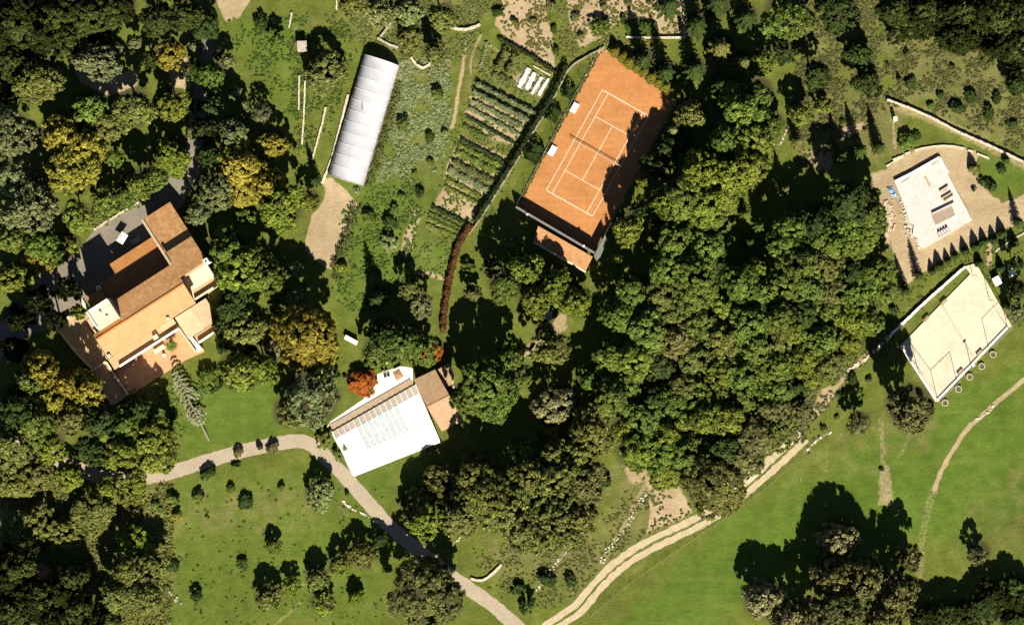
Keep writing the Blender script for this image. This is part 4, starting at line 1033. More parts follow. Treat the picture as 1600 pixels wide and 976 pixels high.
def fir_crown(name, seed, R=2.6, h=8.0, arms=9):
    rs = np.random.RandomState(seed); P, Nn, Sz, T_ = [], [], [], []
    for lev in np.linspace(.12, .96, 15):
        rad = R * (1 - lev) ** .75 * rs.uniform(.9, 1.1); z = h * lev
        a0 = rs.uniform(0, .35)
        for k in range(arms if lev < .8 else 6):
            a = 6.283 * k / arms + a0 * .5 + rs.uniform(-.12, .12); rl = rad * rs.uniform(.75, 1.15)
            n = max(6, int(rl * 16)); t = rs.uniform(.05, 1, n)
            w = .34 * (1.05 - t) + .05
            side = rs.uniform(-1, 1, n) * w * min(1, rl / 1.5)
            x = np.cos(a) * t * rl - np.sin(a) * side; y = np.sin(a) * t * rl + np.cos(a) * side
            zz = z - .22 * rl * t ** 1.5 + rs.normal(size=n) * .05
            P.append(np.stack([x, y, zz], 1)); nn = np.stack([np.cos(a) * .4 + rs.normal(size=n) * .4, np.sin(a) * .4 + rs.normal(size=n) * .4, np.full(n, .9)], 1)
            Nn.append(nn / np.linalg.norm(nn, axis=1, keepdims=True)); Sz.append(rs.uniform(.2, .36, n)); T_.append(np.full(n, rs.uniform(.75, 1.25)))
    P, Nn, Sz, T_ = map(np.concatenate, (P, Nn, Sz, T_))
    v, f = leaf_quads(P, Nn, Sz, rs); return raw_mesh(name, v, f, fm, np.repeat(T_, 4))

def cone_crown(name, seed, R=.9, h=4.5):
    rs = np.random.RandomState(seed); n = 2600
    t = 1 - np.sqrt(rs.rand(n)); a = rs.uniform(0, 6.283, n)
    prof = R * np.minimum(1, (1 - t) ** .85 * 1.05) * np.minimum(1, .35 + t * 6)
    r = prof * rs.uniform(.75, 1.08, n) * (1 + .1 * np.sin(a * 5 + t * 9))
    P = np.stack([np.cos(a) * r, np.sin(a) * r, .15 + t * h], 1)
    nn = np.stack([np.cos(a), np.sin(a), np.full(n, .3)], 1) + rs.normal(size=(n, 3)) * .5; nn /= np.linalg.norm(nn, axis=1, keepdims=True)
    v, f = leaf_quads(P, nn, rs.uniform(.14, .26, n), rs); return raw_mesh(name, v, f, fm, np.repeat(rs.uniform(.75, 1.25, n), 4))

def trunk(name, h, r, spread, seed):
    rng = random.Random(seed); b = MB()
    b.tube((0, 0, -.15), (rng.uniform(-.2, .2), rng.uniform(-.2, .2), h * .55), r, r * .7, 8)
    top = Vector(b.v[-1]); c = Vector((0, 0, h * .5))
    for k in range(6):
        a = 6.283 * k / 6 + rng.uniform(-.4, .4); e = Vector((math.cos(a) * spread * .6, math.sin(a) * spread * .6, h * rng.uniform(.72, .95)))
        m = c.lerp(e, .5) + Vector((0, 0, .3)); b.tube(c, m, r * .5, r * .35, 5); b.tube(m, e, r * .35, r * .12, 5)
    me = bpy.data.meshes.new(name); me.from_pydata(b.v, [], b.f); me.materials.append(m_bark); return me

PRO = {'L': (6.0, [crown("crown", 10 + i, 6.0, (.95, 1.1, .85, 1.0)[i], (54, 64, 44, 52)[i], .72, (10, 8, 12, 9)[i], (.18, .14, .28, .22)[i]) for i in range(4)]),
       'M': (4.2, [crown("crown", 30 + i, 4.2, (.85, 1.0, .75, .9, .85, 1.1, .8, .95)[i], (46, 58, 36, 48, 40, 64, 44, 50)[i], .8, (8, 6, 9, 7, 10, 5, 8, 7)[i], (.18, .12, .28, .2, .3, .1, .24, .16)[i]) for i in range(8)]),
       'S': (2.2, [crown("crown", 50 + i, 2.2, .62, 40, .85, 6, leaf=(.2, .4)) for i in range(4)]),
       'X': (1.0, [crown("foliage", 70 + i, 1.0, .4, 34, .85, 5, .1, (.14, .27)) for i in range(4)])}
RAG = (4.2, [crown("crown", 90 + i, 4.2, .9, 36, .85, (9, 7, 12, 6)[i], (.26, .2, .3, .22)[i], (.22, .42)) for i in range(4)])
FIR = [fir_crown("crown", 110 + i) for i in range(3)]
CYP = [cone_crown("crown", 120 + i) for i in range(3)]
TRK = trunk("trunk", 6.0, .24, 3.4, 3); TRKS = trunk("trunk", 3.0, .12, 1.6, 4); CTR = trunk("trunk", 6.0, .13, .2, 5)

RECORDS = []
MASS = []      # the trees beyond the three hundred largest, and near-black ones added to darken corners and forecourt: one mass
FILL = {(1042, 489), (1075, 487), (1023, 548), (1000, 590), (1090, 560), (1152, 565), (1195, 585), (1075, 660), (985, 640), (1110, 475), (1160, 480), (1235, 470), (1280, 470), (1310, 535), (1070, 450), (1185, 610), (1130, 625), (950, 590), (1205, 480), (690, 795), (735, 790), (770, 780), (810, 770), (850, 780), (885, 775)}
def is_orchard(x, y): return 395 < x < 600 and 825 < y < 955
def put(mesh, name, parent=None, loc=(0, 0, 0), sc_=(1, 1, 1), rz=0.0, col=None):
    o = bpy.data.objects.new(name, mesh); COL.objects.link(o); o.location = loc; o.scale = sc_; o.rotation_euler = (0, 0, rz)
    if parent is not None: o.parent = parent
    if col: o.color = (*col, 1)
    return o
rt = random.Random(77)
def leaf_tone(c): return (c[0] * 1.56, c[1] * 1.48, c[2] * 1.22)  # brighter, yellower base colour for tree and shrub leaves
def vary(c, s=.12):
    k = rt.uniform(1 - s, 1 + s); return tuple(v * k * rt.uniform(.94, 1.06) for v in c)
TALL = {(1422, 638): 18.5, (122, 486): 9.5, (669, 931): 13, (1310, 845): 10.5, (1195, 938): 10.5, (64, 572): 17, (136, 608): 13, (108, 600): 14, (507, 112): 7.5, (425, 228): 8, (1530, 866): 6.0, (869, 636): 9, (600, 522): 13, (640, 534): 11,
        (365, 478): 8, (44, 593): 17, (26, 636): 17, (500, 772): 5.5, (866, 446): 11, (898, 472): 9, (818, 424): 13, (1500, 965): 8, (1550, 935): 8, (1455, 968): 8, (1590, 935): 8, (1620, 960): 8, (62, 468): 14, (106, 452): 13, (28, 498): 14, (84, 500): 13, (318, 200): 12, (324, 240): 12, (330, 165): 12, (700, 772): 7.5, (656, 790): 7.5, (746, 735): 5.5, (1040, 235): 8, (1028, 262): 9.5, (1012, 250): 9, (1060, 225): 6.5, (1075, 250): 7, (997, 330): 11, (982, 358): 12, (1005, 283): 10, (1035, 314): 15, (1002, 312): 9, (1079, 179): 9, (1400, 932): 12, (1420, 872): 10}  # forecourt and drive trees are added to throw the deep shade there
for (x, y, rp, k) in TREES:
    R = rp * S
    h = TALL.get((x, y), min(17.0, (R * 2.3 + 3.0 if rp > 24 else R * 1.9 + 1.6) + rt.uniform(-.6, 1.2)))
    flatk = 'L' if R > 5.2 else 'M' if R > 3 else 'S'
    base, vars_ = RAG if (k in 'bt' and R > 2.2) else PRO[flatk]
    if x < 262 and 722 < y < 880: h = R * 1.25 + 1.4
    if y > 820 and 250 < x < 600: h = R * 1.7 + .6
    if x > 1440 and y > 880: h = 6.0
    half = max(min(.42 * h, R * (.72 if 930 < x < 1400 and 300 < y < 770 else .95)), R * .45)
    if (x, y) in TALL or (y > 800 and x > 1150): half = .42 * h
    zc = h - half
    g = W(x, y, zc + half * .35)
    s = R / base / .97
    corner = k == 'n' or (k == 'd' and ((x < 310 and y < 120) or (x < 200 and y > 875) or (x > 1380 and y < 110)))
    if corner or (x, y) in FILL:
        MASS.append((rt.choice(vars_), (g.x, g.y, zc), (s, s, half / (.62 * base)), rt.uniform(0, 6.28), leaf_tone(COLORS[k][1])[1] * rt.uniform(.9, 1.1))); continue
    young = rp <= 16 and (x, y) not in TALL  # named for their small crowns alone, not their age
    nm_t = "orchard_tree" if is_orchard(x, y) else "little_tree" if young else "broadleaf_tree"
    root = thing(nm_t, None, "fruit tree" if is_orchard(x, y) else "young tree" if young else "tree", (g.x, g.y, 0))
    put(rt.choice(vars_), "crown", root, (0, 0, zc), (s * rt.uniform(.86, 1.12), s * rt.uniform(.86, 1.12), half / (.62 * base)), rt.uniform(0, 6.28), vary(leaf_tone(COLORS[k][1])))
    tk = TRK if R > 2.6 else TRKS; hb = 6.0 if R > 2.6 else 3.0; sp_r = R / (3.4 if R > 2.6 else 1.6) * .85
    put(tk, "trunk", root, (0, 0, 0), (sp_r, sp_r, zc * 1.1 / hb), rt.uniform(0, 6.28))
    RECORDS.append((root, COLORS[k][0], rp, {"broadleaf_tree": "tree", "little_tree": "young tree", "orchard_tree": "orchard tree"}[nm_t], x, y, {"broadleaf_tree": "broadleaf trees of the woods and gardens", "little_tree": "young trees at the wood edges", "orchard_tree": "fruit trees of the lower orchard"}[nm_t]))
allv, allq, allt, off = [], [], [], 0
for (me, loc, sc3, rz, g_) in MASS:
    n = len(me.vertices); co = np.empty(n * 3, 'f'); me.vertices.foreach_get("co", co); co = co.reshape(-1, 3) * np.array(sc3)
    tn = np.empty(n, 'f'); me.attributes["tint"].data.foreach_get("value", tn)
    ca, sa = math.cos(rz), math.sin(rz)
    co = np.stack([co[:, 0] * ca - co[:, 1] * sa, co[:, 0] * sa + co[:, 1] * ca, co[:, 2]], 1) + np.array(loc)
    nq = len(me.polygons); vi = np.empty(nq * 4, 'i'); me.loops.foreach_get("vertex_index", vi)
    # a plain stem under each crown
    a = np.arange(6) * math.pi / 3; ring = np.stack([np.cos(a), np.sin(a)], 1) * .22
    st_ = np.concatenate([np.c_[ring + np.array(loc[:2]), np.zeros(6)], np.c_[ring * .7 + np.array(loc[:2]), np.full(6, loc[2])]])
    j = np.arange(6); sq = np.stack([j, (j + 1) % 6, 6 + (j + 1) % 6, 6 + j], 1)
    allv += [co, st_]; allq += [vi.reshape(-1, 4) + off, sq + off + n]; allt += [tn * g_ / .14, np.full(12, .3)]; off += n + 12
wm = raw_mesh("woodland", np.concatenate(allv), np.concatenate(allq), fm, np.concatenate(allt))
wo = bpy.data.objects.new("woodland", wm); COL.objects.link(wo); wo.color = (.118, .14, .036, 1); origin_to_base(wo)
tag(wo, "very dark trees added to darken corners and forecourt, with crowns filling wood gaps", "woodland", None, "stuff")
for (x, y, rp, k) in FIRS:
    R = rp * S; h = R * 3.9 + 2.0
    if (x, y) == (590, 468): h = 12
    g = W(x, y, h * .4); root = thing("fir_tree", None, "tree", (g.x, g.y, 0))
    put(rt.choice(FIR), "crown", root, (0, 0, 0), (R / 2.6, R / 2.6, h / 8), rt.uniform(0, 6.28), vary(leaf_tone(COLORS[k][1])))
    put(CTR, "trunk", root, (0, 0, 0), (R / 2.6, R / 2.6, h / 6.2), 0)
    RECORDS.append((root, COLORS[k][0], rp, "fir", x, y, "firs with radiating branches"))
for (x, y, rp, k) in CYPRESSES:
    R = rp * S * 1.0; h = R * 2.9 + .5; g = W(x, y, h * .3); root = thing("cypress_tree", None, "tree", (g.x, g.y, 0))
    put(rt.choice(CYP), "crown", root, (0, 0, 0), (R / .9, R / .9, h / 4.7), rt.uniform(0, 6.28), vary(leaf_tone(COLORS[k][1])))
    put(CTR, "trunk", root, (0, 0, 0), (.6, .6, h / 8), 0)
    RECORDS.append((root, COLORS[k][0], rp, "cypress", x, y, "small dark cypresses"))
for i in range(9):   # yellow-green row behind the top of the court
    t = i / 8; x, y = 962 + (1053 - 962) * t, 79 + (143 - 79) * t
    R = rt.uniform(1.35, 1.75); h = 3.4; g = W(x, y, 1.5); root = thing("hedge_cypress", None, "tree", (g.x, g.y, 0))
    put(rt.choice(CYP), "crown", root, (0, 0, 0), (R / .9, R / .9, h / 4.7), rt.uniform(0, 6.28), vary((.15, .135, .022)))
    put(CTR, "trunk", root, (0, 0, 0), (.6, .6, .3), 0)
    names = ["first (uppermost)", "second", "third", "fourth", "middle", "sixth", "seventh", "eighth", "last (lowest)"]
    tag(root, f"{['first','second','third','fourth','fifth','sixth','seventh','eighth','ninth'][i]} yellow green cypress down the row along the court's short end", None, "yellow green cypresses in a row behind the tennis court")
for (x, y, rp, k) in SHRUBS:
    if x < 450 and y > 720 and k == 'd' and rt.random() < .65: k = rt.choice('go')
    R = rp * S; g = W(x, y, R * .8)
    pr, vs_ = PRO['X'] if R < 1.5 else PRO['S']
    o = put(rt.choice(vs_), "shrub", None, (g.x, g.y, R * .62), (R / pr * rt.uniform(.7, 1.3), R / pr * rt.uniform(.7, 1.3), R / pr * rt.uniform(.7, 1.1)), rt.uniform(0, 6.28), vary(leaf_tone(COLORS[k][1])))
    tag(o, None, "shrub"); RECORDS.append((o, COLORS[k][0], rp, "shrub", x, y, "shrubs and bushes"))
def leaf_box(name, label, cat, path, w, h, col, seed, dens_=55, leaf=(.16, .32), group=None, round_=.3, kind=None, jag=.18):
    """a hedge or crop row: leaves filling a long body along a pixel path"""
    rs = np.random.RandomState(seed); P = [W(*p) for p in dens(path, 3)]; P = np.array([(p.x, p.y) for p in P])
    seg = np.hypot(*np.diff(P, axis=0).T); cum = np.concatenate([[0], np.cumsum(seg)]); L_ = cum[-1]
    n = int(L_ * (w + 2 * h) * dens_)
    t = rs.uniform(0, L_, n); i = np.clip(np.searchsorted(cum, t) - 1, 0, len(seg) - 1); f = (t - cum[i]) / seg[i]
    d = (P[i + 1] - P[i]) / seg[i][:, None]; base = P[i] + d * (f * seg[i])[:, None]; sd = np.stack([-d[:, 1], d[:, 0]], 1)
    bulge = 1 + jag * np.sin(t * 2.1 + seed) + jag * np.sin(t * 5.3 + seed * 2)
    u = rs.uniform(-1, 1, n); top = rs.rand(n) < (w / (w + 2 * h))
    side = np.where(top, u, np.sign(u)) * w / 2 * bulge; z = np.where(top, h * (1 - round_ * np.abs(u) ** 2.5), h * rs.rand(n) * (1 - round_ * .5)) * (1 + jag * .8 * np.sin(t * 3.1 + 1) * .6)
    pos = np.concatenate([base + sd * side[:, None], z[:, None]], 1) + rs.normal(size=(n, 3)) * .06
    nn = np.concatenate([sd * np.where(top, u * .5, np.sign(u))[:, None], np.where(top, 1., .25)[:, None]], 1) + rs.normal(size=(n, 3)) * .5
    nn /= np.linalg.norm(nn, axis=1, keepdims=True)
    v, q = leaf_quads(pos, nn, rs.uniform(*leaf, n), rs)
    me = raw_mesh(name, v, q, fm, np.repeat(rs.uniform(.75, 1.25, n) * (1 + .15 * np.sin(t * 1.7)), 4))
    o = bpy.data.objects.new(name, me); COL.objects.link(o); o.color = (*col, 1); origin_to_base(o)
    return tag(o, label, cat, group, kind)
leaf_box("hedge", "russet brown hedge strip between the vegetable garden and the lower trees", "hedge", [(735, 352), (722, 372), (713, 392), (705, 425), (699, 455), (694, 490), (692, 520)], 1.0, 1.5, (.125, .06, .026), 1, 60)
leaf_box("hedge", "narrow dark hedge between the vegetable garden and the dry stone wall", "hedge", [(885, 103), (868, 138), (851, 171), (833, 197), (810, 239), (792, 267), (765, 311), (742, 346)], .8, 1.9, (.035, .05, .018), 15, 60)
leaf_box("hedge", "thin dark hedge along the vineyard edge of the vegetable garden", "hedge", [(779, 60), (830, 88), (873, 117)], .6, .8, (.045, .05, .018), 2)
leaf_box("hedge", "green hedge on the pale wall by the vineyard soil", "hedge", [(978, 48), (1000, 42), (1024, 50)], 2.2, 1.4, COLORS['g'][1], 3, 40)
leaf_box("hedge", "clipped dark hedge beside the toppled spruce on the lawn", "hedge", [(329, 612), (353, 593)], .9, 1.4, COLORS['d'][1], 4)
leaf_box("hedge", "short clipped hedge at the lawn corner below the villa courtyard", "hedge", [(263, 660), (277, 648)], .8, 1.2, COLORS['d'][1], 5)
leaf_box("hedge", "curving hedge between the villa's stair wall and trees", "hedge", [(340, 546), (356, 541), (378, 536), (400, 531)], 1.6, 1.6, COLORS['d'][1], 6, 45)
leaf_box("hedge", "weedy hedge along the lower side of the tilled field", "hedge", [(556, 322), (549, 350), (536, 384), (524, 414), (530, 440)], 1.4, .9, COLORS['o'][1], 7, 30, jag=.4)
leaf_box("hedge", "low scrub row along the sunny side of the greenhouse", "hedge", [(624, 130), (604, 200), (585, 260), (575, 292)], 1.3, .7, COLORS['o'][1], 8, 26, jag=.4)
leaf_box("hedge", "grass fringe along the clay court's garden side", "hedge", [(935, 84), (890, 168), (840, 260), (812, 316)], .5, .35, COLORS['o'][1], 9, 40, jag=.4)
for i, (x, y, w, l, k) in enumerate(CLIPPED):
    a = Vector((-.49, .87)) * l / 2
    leaf_box("clipped_bush", ["clipped dark bush beside the court nearest its top end", "clipped dark bush beside the court between two others", "longest clipped dark bush beside the court nearest the net"][i], "bush", [(x - a.x, y - a.y), (x + a.x, y + a.y)], w * 1.5 * S, 2.6, (.035, .055, .015), 20 + i, 70, group="clipped dark bushes between the tennis court and the stone wall", round_=.5)

# crop rows of the vegetable garden
CROPS = [((745, 131), (838, 178), .55, 1.15, 'b', "tall blue grey crop row just below the white cloches"), ((740, 143), (826, 188), .6, 1.15, 'b', "second tall blue grey crop row below the cloches"),
         ((739, 158), (815, 197), .5, .6, 'p', "pale crop row under the two tall blue grey rows"), ((733, 169), (812, 211), .5, .55, 'p', "long pale crop row in the upper half of the vegetable garden"),
         ((728, 182), (804, 224), .4, .55, 'd', "thin dark crop row crossing the green bed"), ((724, 197), (760, 216), .6, .5, 'g', "short dark crop row in the green bed"),
         ((720, 218), (787, 253), .45, .6, 'd', "dark crop row above the dotted yellow row"), ((717, 227), (784, 261), .7, .5, 'y', "dotted yellow crop row under a dark one"),
         ((714, 238), (778, 270), 1.0, .7, 'y', "wide yellow bean row in the middle of the garden"), ((708, 254), (770, 286), 1.1, .9, 'o', "lumpy olive crop row above the leafy pale plants"),
         ((702, 266), (762, 298), 1.0, .7, 'p', "leafy pale crop row above the bare soil bed"), ((698, 280), (752, 308), .5, .45, 'y', "upper thin yellow row beside the bare soil bed"), ((695, 291), (746, 317), .45, .4, 'y', "lower thin yellow row beside the bare soil bed"),
         ((675, 323), (731, 350), .5, .6, 'd', "dark plant row along the lower edge of the bare soil bed"), ((671, 333), (722, 358), .5, .35, 'g', "upper green row beneath the bare soil bed"), ((669, 341), (719, 364), .45, .4, 'y', "middle yellow row beneath the bare soil bed"), ((667, 351), (716, 371), .5, .4, 'y', "lowest yellow row beneath the bare soil bed"),
         ((792, 82), (776, 111), .9, 1.5, 'o', "staked dark plant row nearest the grass at the garden's top"), ((806, 88), (792, 117), .9, 1.5, 'o', "staked dark plant row nearest the white cloches"), ((770, 118), (800, 130), 1.2, .6, 'o', "low scrubby crop row between staked plants and blue grey rows"),
         ((760, 66), (752, 106), .5, .4, 'p', "faint pale crop row along the garden's top grass bed"), ((770, 175), (812, 199), .5, .4, 'k', "short brownish row beside the long pale row")]
for i, (p, q, w, h, k, lab) in enumerate(CROPS):
    leaf_box("crop_row", lab, "crop row", [p, q], w * 1.2, h, tuple(v * 1.5 for v in COLORS[k][1]), 40 + i, 85, (.12, .28), "crop rows of the vegetable garden", jag=.3)
m_fleece = material("white_fleece", (.84, .80, .74), .06, 3, .8)
for i, (p, q, lab) in enumerate((((826, 107), (810, 137), "white cloche closest to the staked plants"), ((835, 114), (822, 140), "second white cloche from the staked plants"), ((846, 121), (830, 147), "third white cloche from the staked plants"), ((856.5, 123), (841, 149), "white cloche closest to the dry stone wall"))):
    a, c = W(*p), W(*q); o = thing("cloche", lab, "cloche", a, "white cloches in the vegetable garden")
    d = (c - a); sd = Vector((-d.y, d.x, 0)).normalized(); w = .55 if i < 2 else .36
    vs, fs = [], []; nseg = 16; rr = random.Random(i)
    for k in range(nseg + 1):
        wk = w * rr.uniform(.75, 1.2)
        for j in range(7):
            th = math.pi * j / 6; pt = a + d * (k / nseg) + sd * math.cos(th) * wk + Vector((0, 0, .5 * math.sin(th) * rr.uniform(.85, 1.1))); vs.append(tuple(pt))
    for k in range(nseg):
        for j in range(6): fs.append((k * 7 + j, k * 7 + j + 1, k * 7 + j + 8, k * 7 + j + 7))
    b = MB(); b.add(vs, fs); b.build("cover", m_fleece, o, smooth=False)
    b = MB()
    for k in range(0, nseg + 1, 4):
        ce = a + d * (k / nseg)
        for j in range(6):
            f = lambda th: ce + sd * math.cos(th) * w * 1.05 + Vector((0, 0, .54 * math.sin(th))); b.tube(f(math.pi * j / 6), f(math.pi * (j + 1) / 6), .018, .018, 4)
    b.build("hoop", m_steel, o)

# courtyard palm in a ring bed
c = V(95, 72, .16); o = thing("palm_tree", "small green palm growing from the villa's terracotta courtyard", "palm", c)
rs = np.random.RandomState(3); vs, fs, tt = [], [], []
for k in range(26):
    a = 6.283 * k / 26 + rs.uniform(-.1, .1); Lf = 1.7 * rs.uniform(.85, 1.1); el = rs.uniform(.25, .9)
    prev = None
    for j in range(7):
        t = j / 6; x = Lf * t * math.cos(el * (1 - .3 * t)); z = 2.4 + Lf * (math.sin(el) * t - .75 * t * t); w = .17 * math.sin(math.pi * min(1, t + .12)) + .015
        ce = Vector((c.x + math.cos(a) * x, c.y + math.sin(a) * x, z)); sd = Vector((-math.sin(a), math.cos(a), 0)) * w
        vs += [tuple(ce - sd), tuple(ce + sd)]; tt += [1.0, 1.0]
        if j: i0 = len(vs) - 4; fs.append((i0, i0 + 1, i0 + 3, i0 + 2))
me = raw_mesh("fronds", np.array(vs) - np.array(c), fs, fm, tt); put(me, "fronds", o, (0, 0, 0), (1, 1, 1), 0, (.11, .14, .03))
b = MB(); b.tube(c, c + Vector((0, 0, 2.4)), .16, .13, 8); b.build("trunk", m_bark, o)

# the toppled conifer on the lawn
base, tip = W(327, 688, 0), W(270, 573, 3.4)
base.z = .15
o = thing("toppled_spruce", "pale bare toppled spruce lying across the lawn below the villa courtyard", "tree", (base.x, base.y, 0))
m_dead = material("bleached_bark", (.30, .27, .19), .2, 3)
b = MB(); prev = base
for k in range(1, 9):
    p = base.lerp(tip, k / 8); b.tube(prev, p, .22 * (1 - (k - 1) / 8.6), .22 * (1 - k / 8.6), 7); prev = p
b.build("trunk", m_dead, o)
rs = np.random.RandomState(8); d = (tip - base).normalized(); sd = Vector((-d.y, d.x, 0)).normalized(); up = d.cross(sd) * -1
if up.z < 0: up = -up
b = MB(); LP, LN, LS = [], [], []
for k in range(60):
    t = .24 + .74 * (k // 4 + rs.uniform(-.15, .15)) / 15; a = (0.15, math.pi - .15, .9, math.pi - .9)[k % 4] + rs.uniform(-.15, .15)
    ln = (.35 + 3.9 * min(1, (t - .20) * 4.5) * (1 - t) ** .7) * rs.uniform(.8, 1.08)
    if rs.rand() < .2: continue
    ln *= rs.uniform(.6, 1.12)
    st = base.lerp(tip, t); out_ = sd * math.cos(a) + up * math.sin(a) * .7
    e = st + out_ * ln + d * (-.55 * ln) + Vector((0, 0, -.1 * ln))
    e.z = max(e.z, .1); m_ = st.lerp(e, .5) + Vector((0, 0, .12 * ln)) + d * (.12 * ln); b.tube(st, m_, .07, .06, 4); b.tube(m_, e, .06, .03, 4)
    n = int(ln * 24)
    for _ in range(n):
        f = rs.uniform(.12, 1); q = (st.lerp(m_, f * 2) if f < .5 else m_.lerp(e, f * 2 - 1)); LP.append((q.x + rs.normal() * .06, q.y + rs.normal() * .06, q.z + rs.normal() * .04)); LN.append((rs.normal() * .4, rs.normal() * .4 - .3, 1)); LS.append(rs.uniform(.12, .26))
b.build("branches", m_dead, o)
LN = np.array(LN); LN /= np.linalg.norm(LN, axis=1, keepdims=True)
v, q = leaf_quads(np.array(LP) - np.array((base.x, base.y, 0)), LN, np.array(LS), rs, 2.2)
me = raw_mesh("needles", v, q, fm, np.repeat(rs.uniform(.8, 1.2, len(LP)), 4)); put(me, "needles", o, (0, 0, 0), (1, 1, 1), 0, (.27, .27, .16))

# uncountable low growth: scrub, rough grass, weeds
def scrub(name, label, poly, n, size, col, seed, hgt=.3):
    col = tuple(1.4 * q for q in col)
    rs = np.random.RandomState(seed); xs = [p[0] for p in poly]; ys = [p[1] for p in poly]
    X = rs.uniform(min(xs), max(xs), n * 4); Y = rs.uniform(min(ys), max(ys), n * 4)
    k = poly_dist(X, Y, poly) + rs.normal(size=n * 4) * 6 > 0
    # patchy: keep where a slow wave is high
    k &= (np.sin(X * .11 + seed) + np.sin(Y * .13 + X * .05) + rs.normal(size=n * 4) * .9) > 0
    k &= (line_dist(X, Y, LANE) > 17) & (line_dist(X, Y, TRACK) > 15)
    X, Y = X[k][:n], Y[k][:n]; m = 16
    r = rs.uniform(.35, 1., len(X)) * size * .9
    P = np.repeat(np.stack([(X - 800) * S, (488 - Y) * S, r * hgt], 1), m, 0)
    e = rs.normal(size=P.shape); e /= np.linalg.norm(e, axis=1, keepdims=True); rr_ = np.repeat(r, m)[:, None]
    e *= rs.rand(len(P), 1) ** .5
    P = P + e * rr_ * np.array([1, 1, hgt]); nn = e + rs.normal(size=P.shape) * .6 + np.array([0, -.3, .9]); nn /= np.linalg.norm(nn, axis=1, keepdims=True)
    v, q = leaf_quads(P, nn, rs.uniform(.16, .34, len(P)), rs)
    me = raw_mesh(name, v, q, fm, np.repeat(np.repeat(rs.uniform(.7, 1.35, len(X)), m) * rs.uniform(.85, 1.15, len(P)), 4))
    o = bpy.data.objects.new(name, me); COL.objects.link(o); o.color = (*col, 1); origin_to_base(o); tag(o, label, "undergrowth", None, "stuff")
scrub("undergrowth", "pale green weeds and scrub between greenhouse and garden path", [(628, 95), (700, 90), (705, 200), (680, 260), (590, 290), (600, 220)], 1500, .6, COLORS['p'][1], 1)
scrub("undergrowth", "olive rough growth on the slope above the greenhouse", [(540, -10), (780, -10), (740, 60), (690, 120), (640, 90), (560, 60)], 1300, .65, COLORS['o'][1], 2)
scrub("undergrowth", "dry olive scrub over the dim upper right slope", [(1240, -20), (1620, -20), (1620, 240), (1420, 150), (1250, 260)], 3800, .6, (.085, .085, .032), 3)
scrub("undergrowth", "yellow olive scrub over the lower left slope", [(0, 730), (270, 740), (260, 980), (0, 980)], 4200, .95, (.115, .118, .034), 4, .5)
scrub("undergrowth", "rough weeds among the orchard trees", [(260, 750), (600, 760), (600, 980), (260, 980)], 220, .4, (.075, .095, .025), 5)
scrub("undergrowth", "green weeds on the slope below the greenhouse", [(540, 330), (640, 250), (660, 330), (630, 450), (560, 500), (520, 440)], 900, .5, (.07, .105, .022), 6)
scrub("undergrowth", "scrubby edge growth between wood and rubble wall", [(1280, 560), (1400, 500), (1390, 540), (1320, 600), (1260, 700), (1190, 740)], 900, .6, COLORS['k'][1], 7)
scrub("undergrowth", "sparse weeds on the slope beside the dirt track", [(740, 860), (930, 830), (1010, 740), (1080, 800), (950, 880), (880, 950), (770, 930)], 1100, .4, (.10, .105, .035), 8)
scrub("undergrowth", "thorny growth along the bank of the villa forecourt", [(120, 345), (250, 270), (262, 284), (150, 356)], 500, .7, COLORS['o'][1], 9, .8)
scrub("undergrowth", "tussocks of dry grass among the vineyard rows", [(770, 0), (1065, 0), (1060, 58), (930, 80), (870, 110), (800, 60)], 900, .4, (.11, .105, .035), 10)
scrub("undergrowth", "shaded ferny growth under the villa's trees", [(180, 610), (330, 600), (280, 690), (170, 680)], 500, .6, COLORS['g'][1], 11)
scrub("undergrowth", "weeds around the vegetable beds", [(755, 65), (880, 120), (790, 280), (700, 440), (645, 430), (700, 260)], 1500, .32, (.085, .11, .025), 12)
scrub("undergrowth", "rough growth on the grassy corner by the terrace walls", [(350, 40), (560, 20), (550, 90), (490, 260), (470, 260), (460, 190), (390, 110)], 900, .45, (.06, .09, .02), 13)
scrub("undergrowth", "weedy banks between the yard, sheds and cream court", [(1420, 450), (1500, 400), (1600, 350), (1600, 500), (1570, 490), (1510, 415), (1400, 510)], 350, .35, (.085, .1, .03), 14)

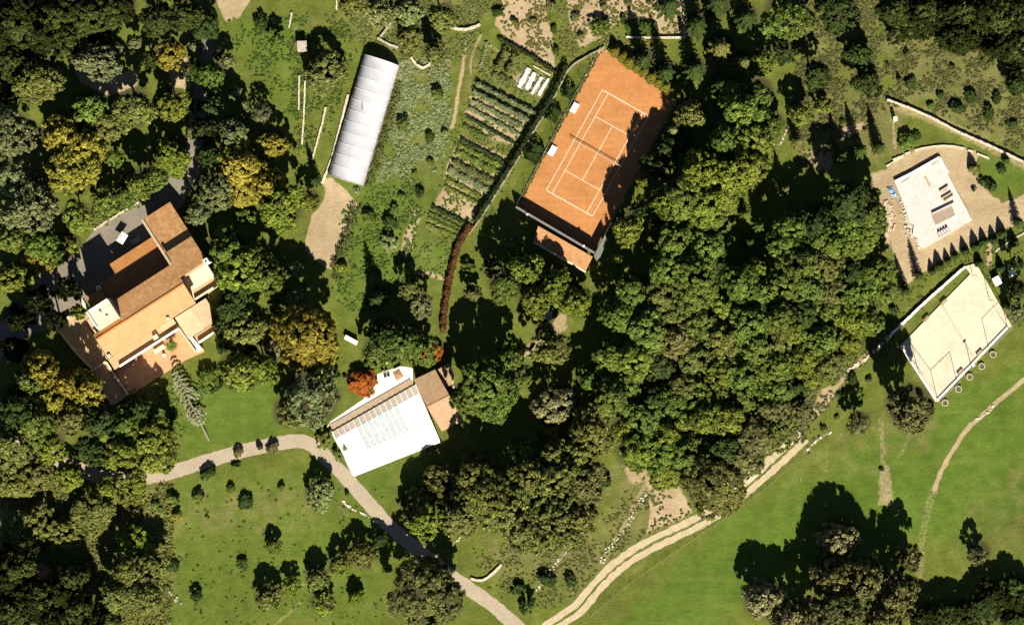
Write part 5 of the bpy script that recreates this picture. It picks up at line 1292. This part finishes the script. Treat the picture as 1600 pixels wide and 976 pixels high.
# ------------------------------------------------------------------ labels for the trees and shrubs: look first, then what each stands beside
MARKS = [("the forecourt", 185, 375), ("the villa roof", 225, 470), ("the villa courtyard", 235, 570), ("the villa's wing", 262, 350), ("the toppled spruce", 297, 630), ("the white greenhouse", 568, 190), ("the tilled field", 517, 350),
         ("the vegetable garden", 760, 200), ("the bare soil bed", 712, 322), ("the russet hedge", 703, 440), ("the tennis net", 933, 239), ("the court's top corner", 945, 85), ("the court's low corner", 925, 392), ("the vineyard soil", 960, 25), ("the brown roofed hut", 880, 390),
         ("the pool hall", 610, 670), ("the pool house roof", 690, 625), ("the brown canopy", 622, 585), ("the lane's bend", 500, 700), ("the lower lane fork", 745, 920), ("the dirt track", 1040, 845), ("the track clearing", 1190, 735),
         ("the concrete slab", 1460, 318), ("the cream court", 1488, 522), ("the stone planters", 1515, 590), ("the small white sheds", 1568, 432), ("the utility cabinet", 1397, 187), ("the blue tarpaulin", 1391, 297), ("the meadow trail", 1500, 690), ("the tan crowned tree", 869, 660),
         ("the pale grey shed", 851, 491), ("the reddish roofed shed", 69, 889), ("the white rock outcrop", 270, 930), ("the old grey shed", 473, 74), ("the orchard rows", 480, 870), ("the curved top wall", 722, 44), ("the rubble wall", 1350, 560), ("the lane's broken end", 95, 722),
         ("the upper left corner", 0, 0), ("the upper right corner", 1600, 0), ("the lower right corner", 1600, 976), ("the wood's middle", 1130, 590), ("the shaded hollow", 1225, 310), ("the bare reddish bank", 175, 125), ("the left picture edge", 0, 330), ("the white stone edging", 565, 800), ("the big lower tree", 669, 931)]
def size_word(rp, kind):
    if kind == "shrub": return "tiny" if rp <= 6 else "small" if rp <= 10 else "rounded" if rp < 14 else "large"
    if kind in ("cypress", "fir"): return "slim" if rp <= 8 else "small" if rp <= 14 else "tall"
    return "small" if rp <= 18 else "medium" if rp <= 27 else "wide" if rp <= 33 else "large" if rp <= 40 else "huge"
def direction(x, y, mx, my):
    a = math.degrees(math.atan2(my - y, x - mx)) % 360
    return ["right of", "up-right of", "above", "up-left of", "left of", "down-left of", "below", "down-right of"][int((a + 22.5) // 45) % 8]
from collections import defaultdict
def build_labels():
    info = []
    for (o, c, rp, kind, x, y, grp) in RECORDS:
        ms = sorted(MARKS, key=lambda m: math.hypot(m[1] - x, m[2] - y)); head = f"{size_word(rp, kind)} {c} {kind}"
        d0 = direction(x, y, ms[0][1], ms[0][2])
        near = math.hypot(ms[0][1] - x, ms[0][2] - y) < 1.5 * rp
        info.append([o, [f"{head} {'standing close to' if near else 'nearest to'} {ms[0][0]}", f"{head} {d0} {ms[0][0]}", f"{head} {d0} {ms[0][0]}, towards {ms[1][0]}", f"{head} {d0} {ms[0][0]}, towards {ms[2][0]}"], math.hypot(ms[0][1] - x, ms[0][2] - y), grp])
    todo = list(range(len(info))); used = set(); final = {}
    for lev in range(1, 4):
        cnt = defaultdict(list)
        for i in todo: cnt[info[i][1][lev]].append(i)
        nxt = []
        for l, ids in cnt.items():
            if len(ids) == 1 and l not in used: final[ids[0]] = l; used.add(l)
            else: nxt += ids
        todo = nxt
    cnt = defaultdict(list)
    for i in todo: cnt[info[i][1][1]].append(i)
    for l, ids in cnt.items():
        ids.sort(key=lambda i: info[i][2])
        rk = ["closest", "second closest", "third closest", "fourth closest", "fifth closest", "sixth closest"]
        for k, i in enumerate(ids):
            w = rk[k] if k < len(ids) - 1 or len(ids) == 1 else "farthest"
            final[i] = f"{w} {l}" if False else f"{l}, the {w} one"
    for i, r in enumerate(info): r[0]["label"] = final[i]; r[0]["group"] = r[3]
build_labels()
for o in BASES:
    if "_base" in o: del o["_base"]
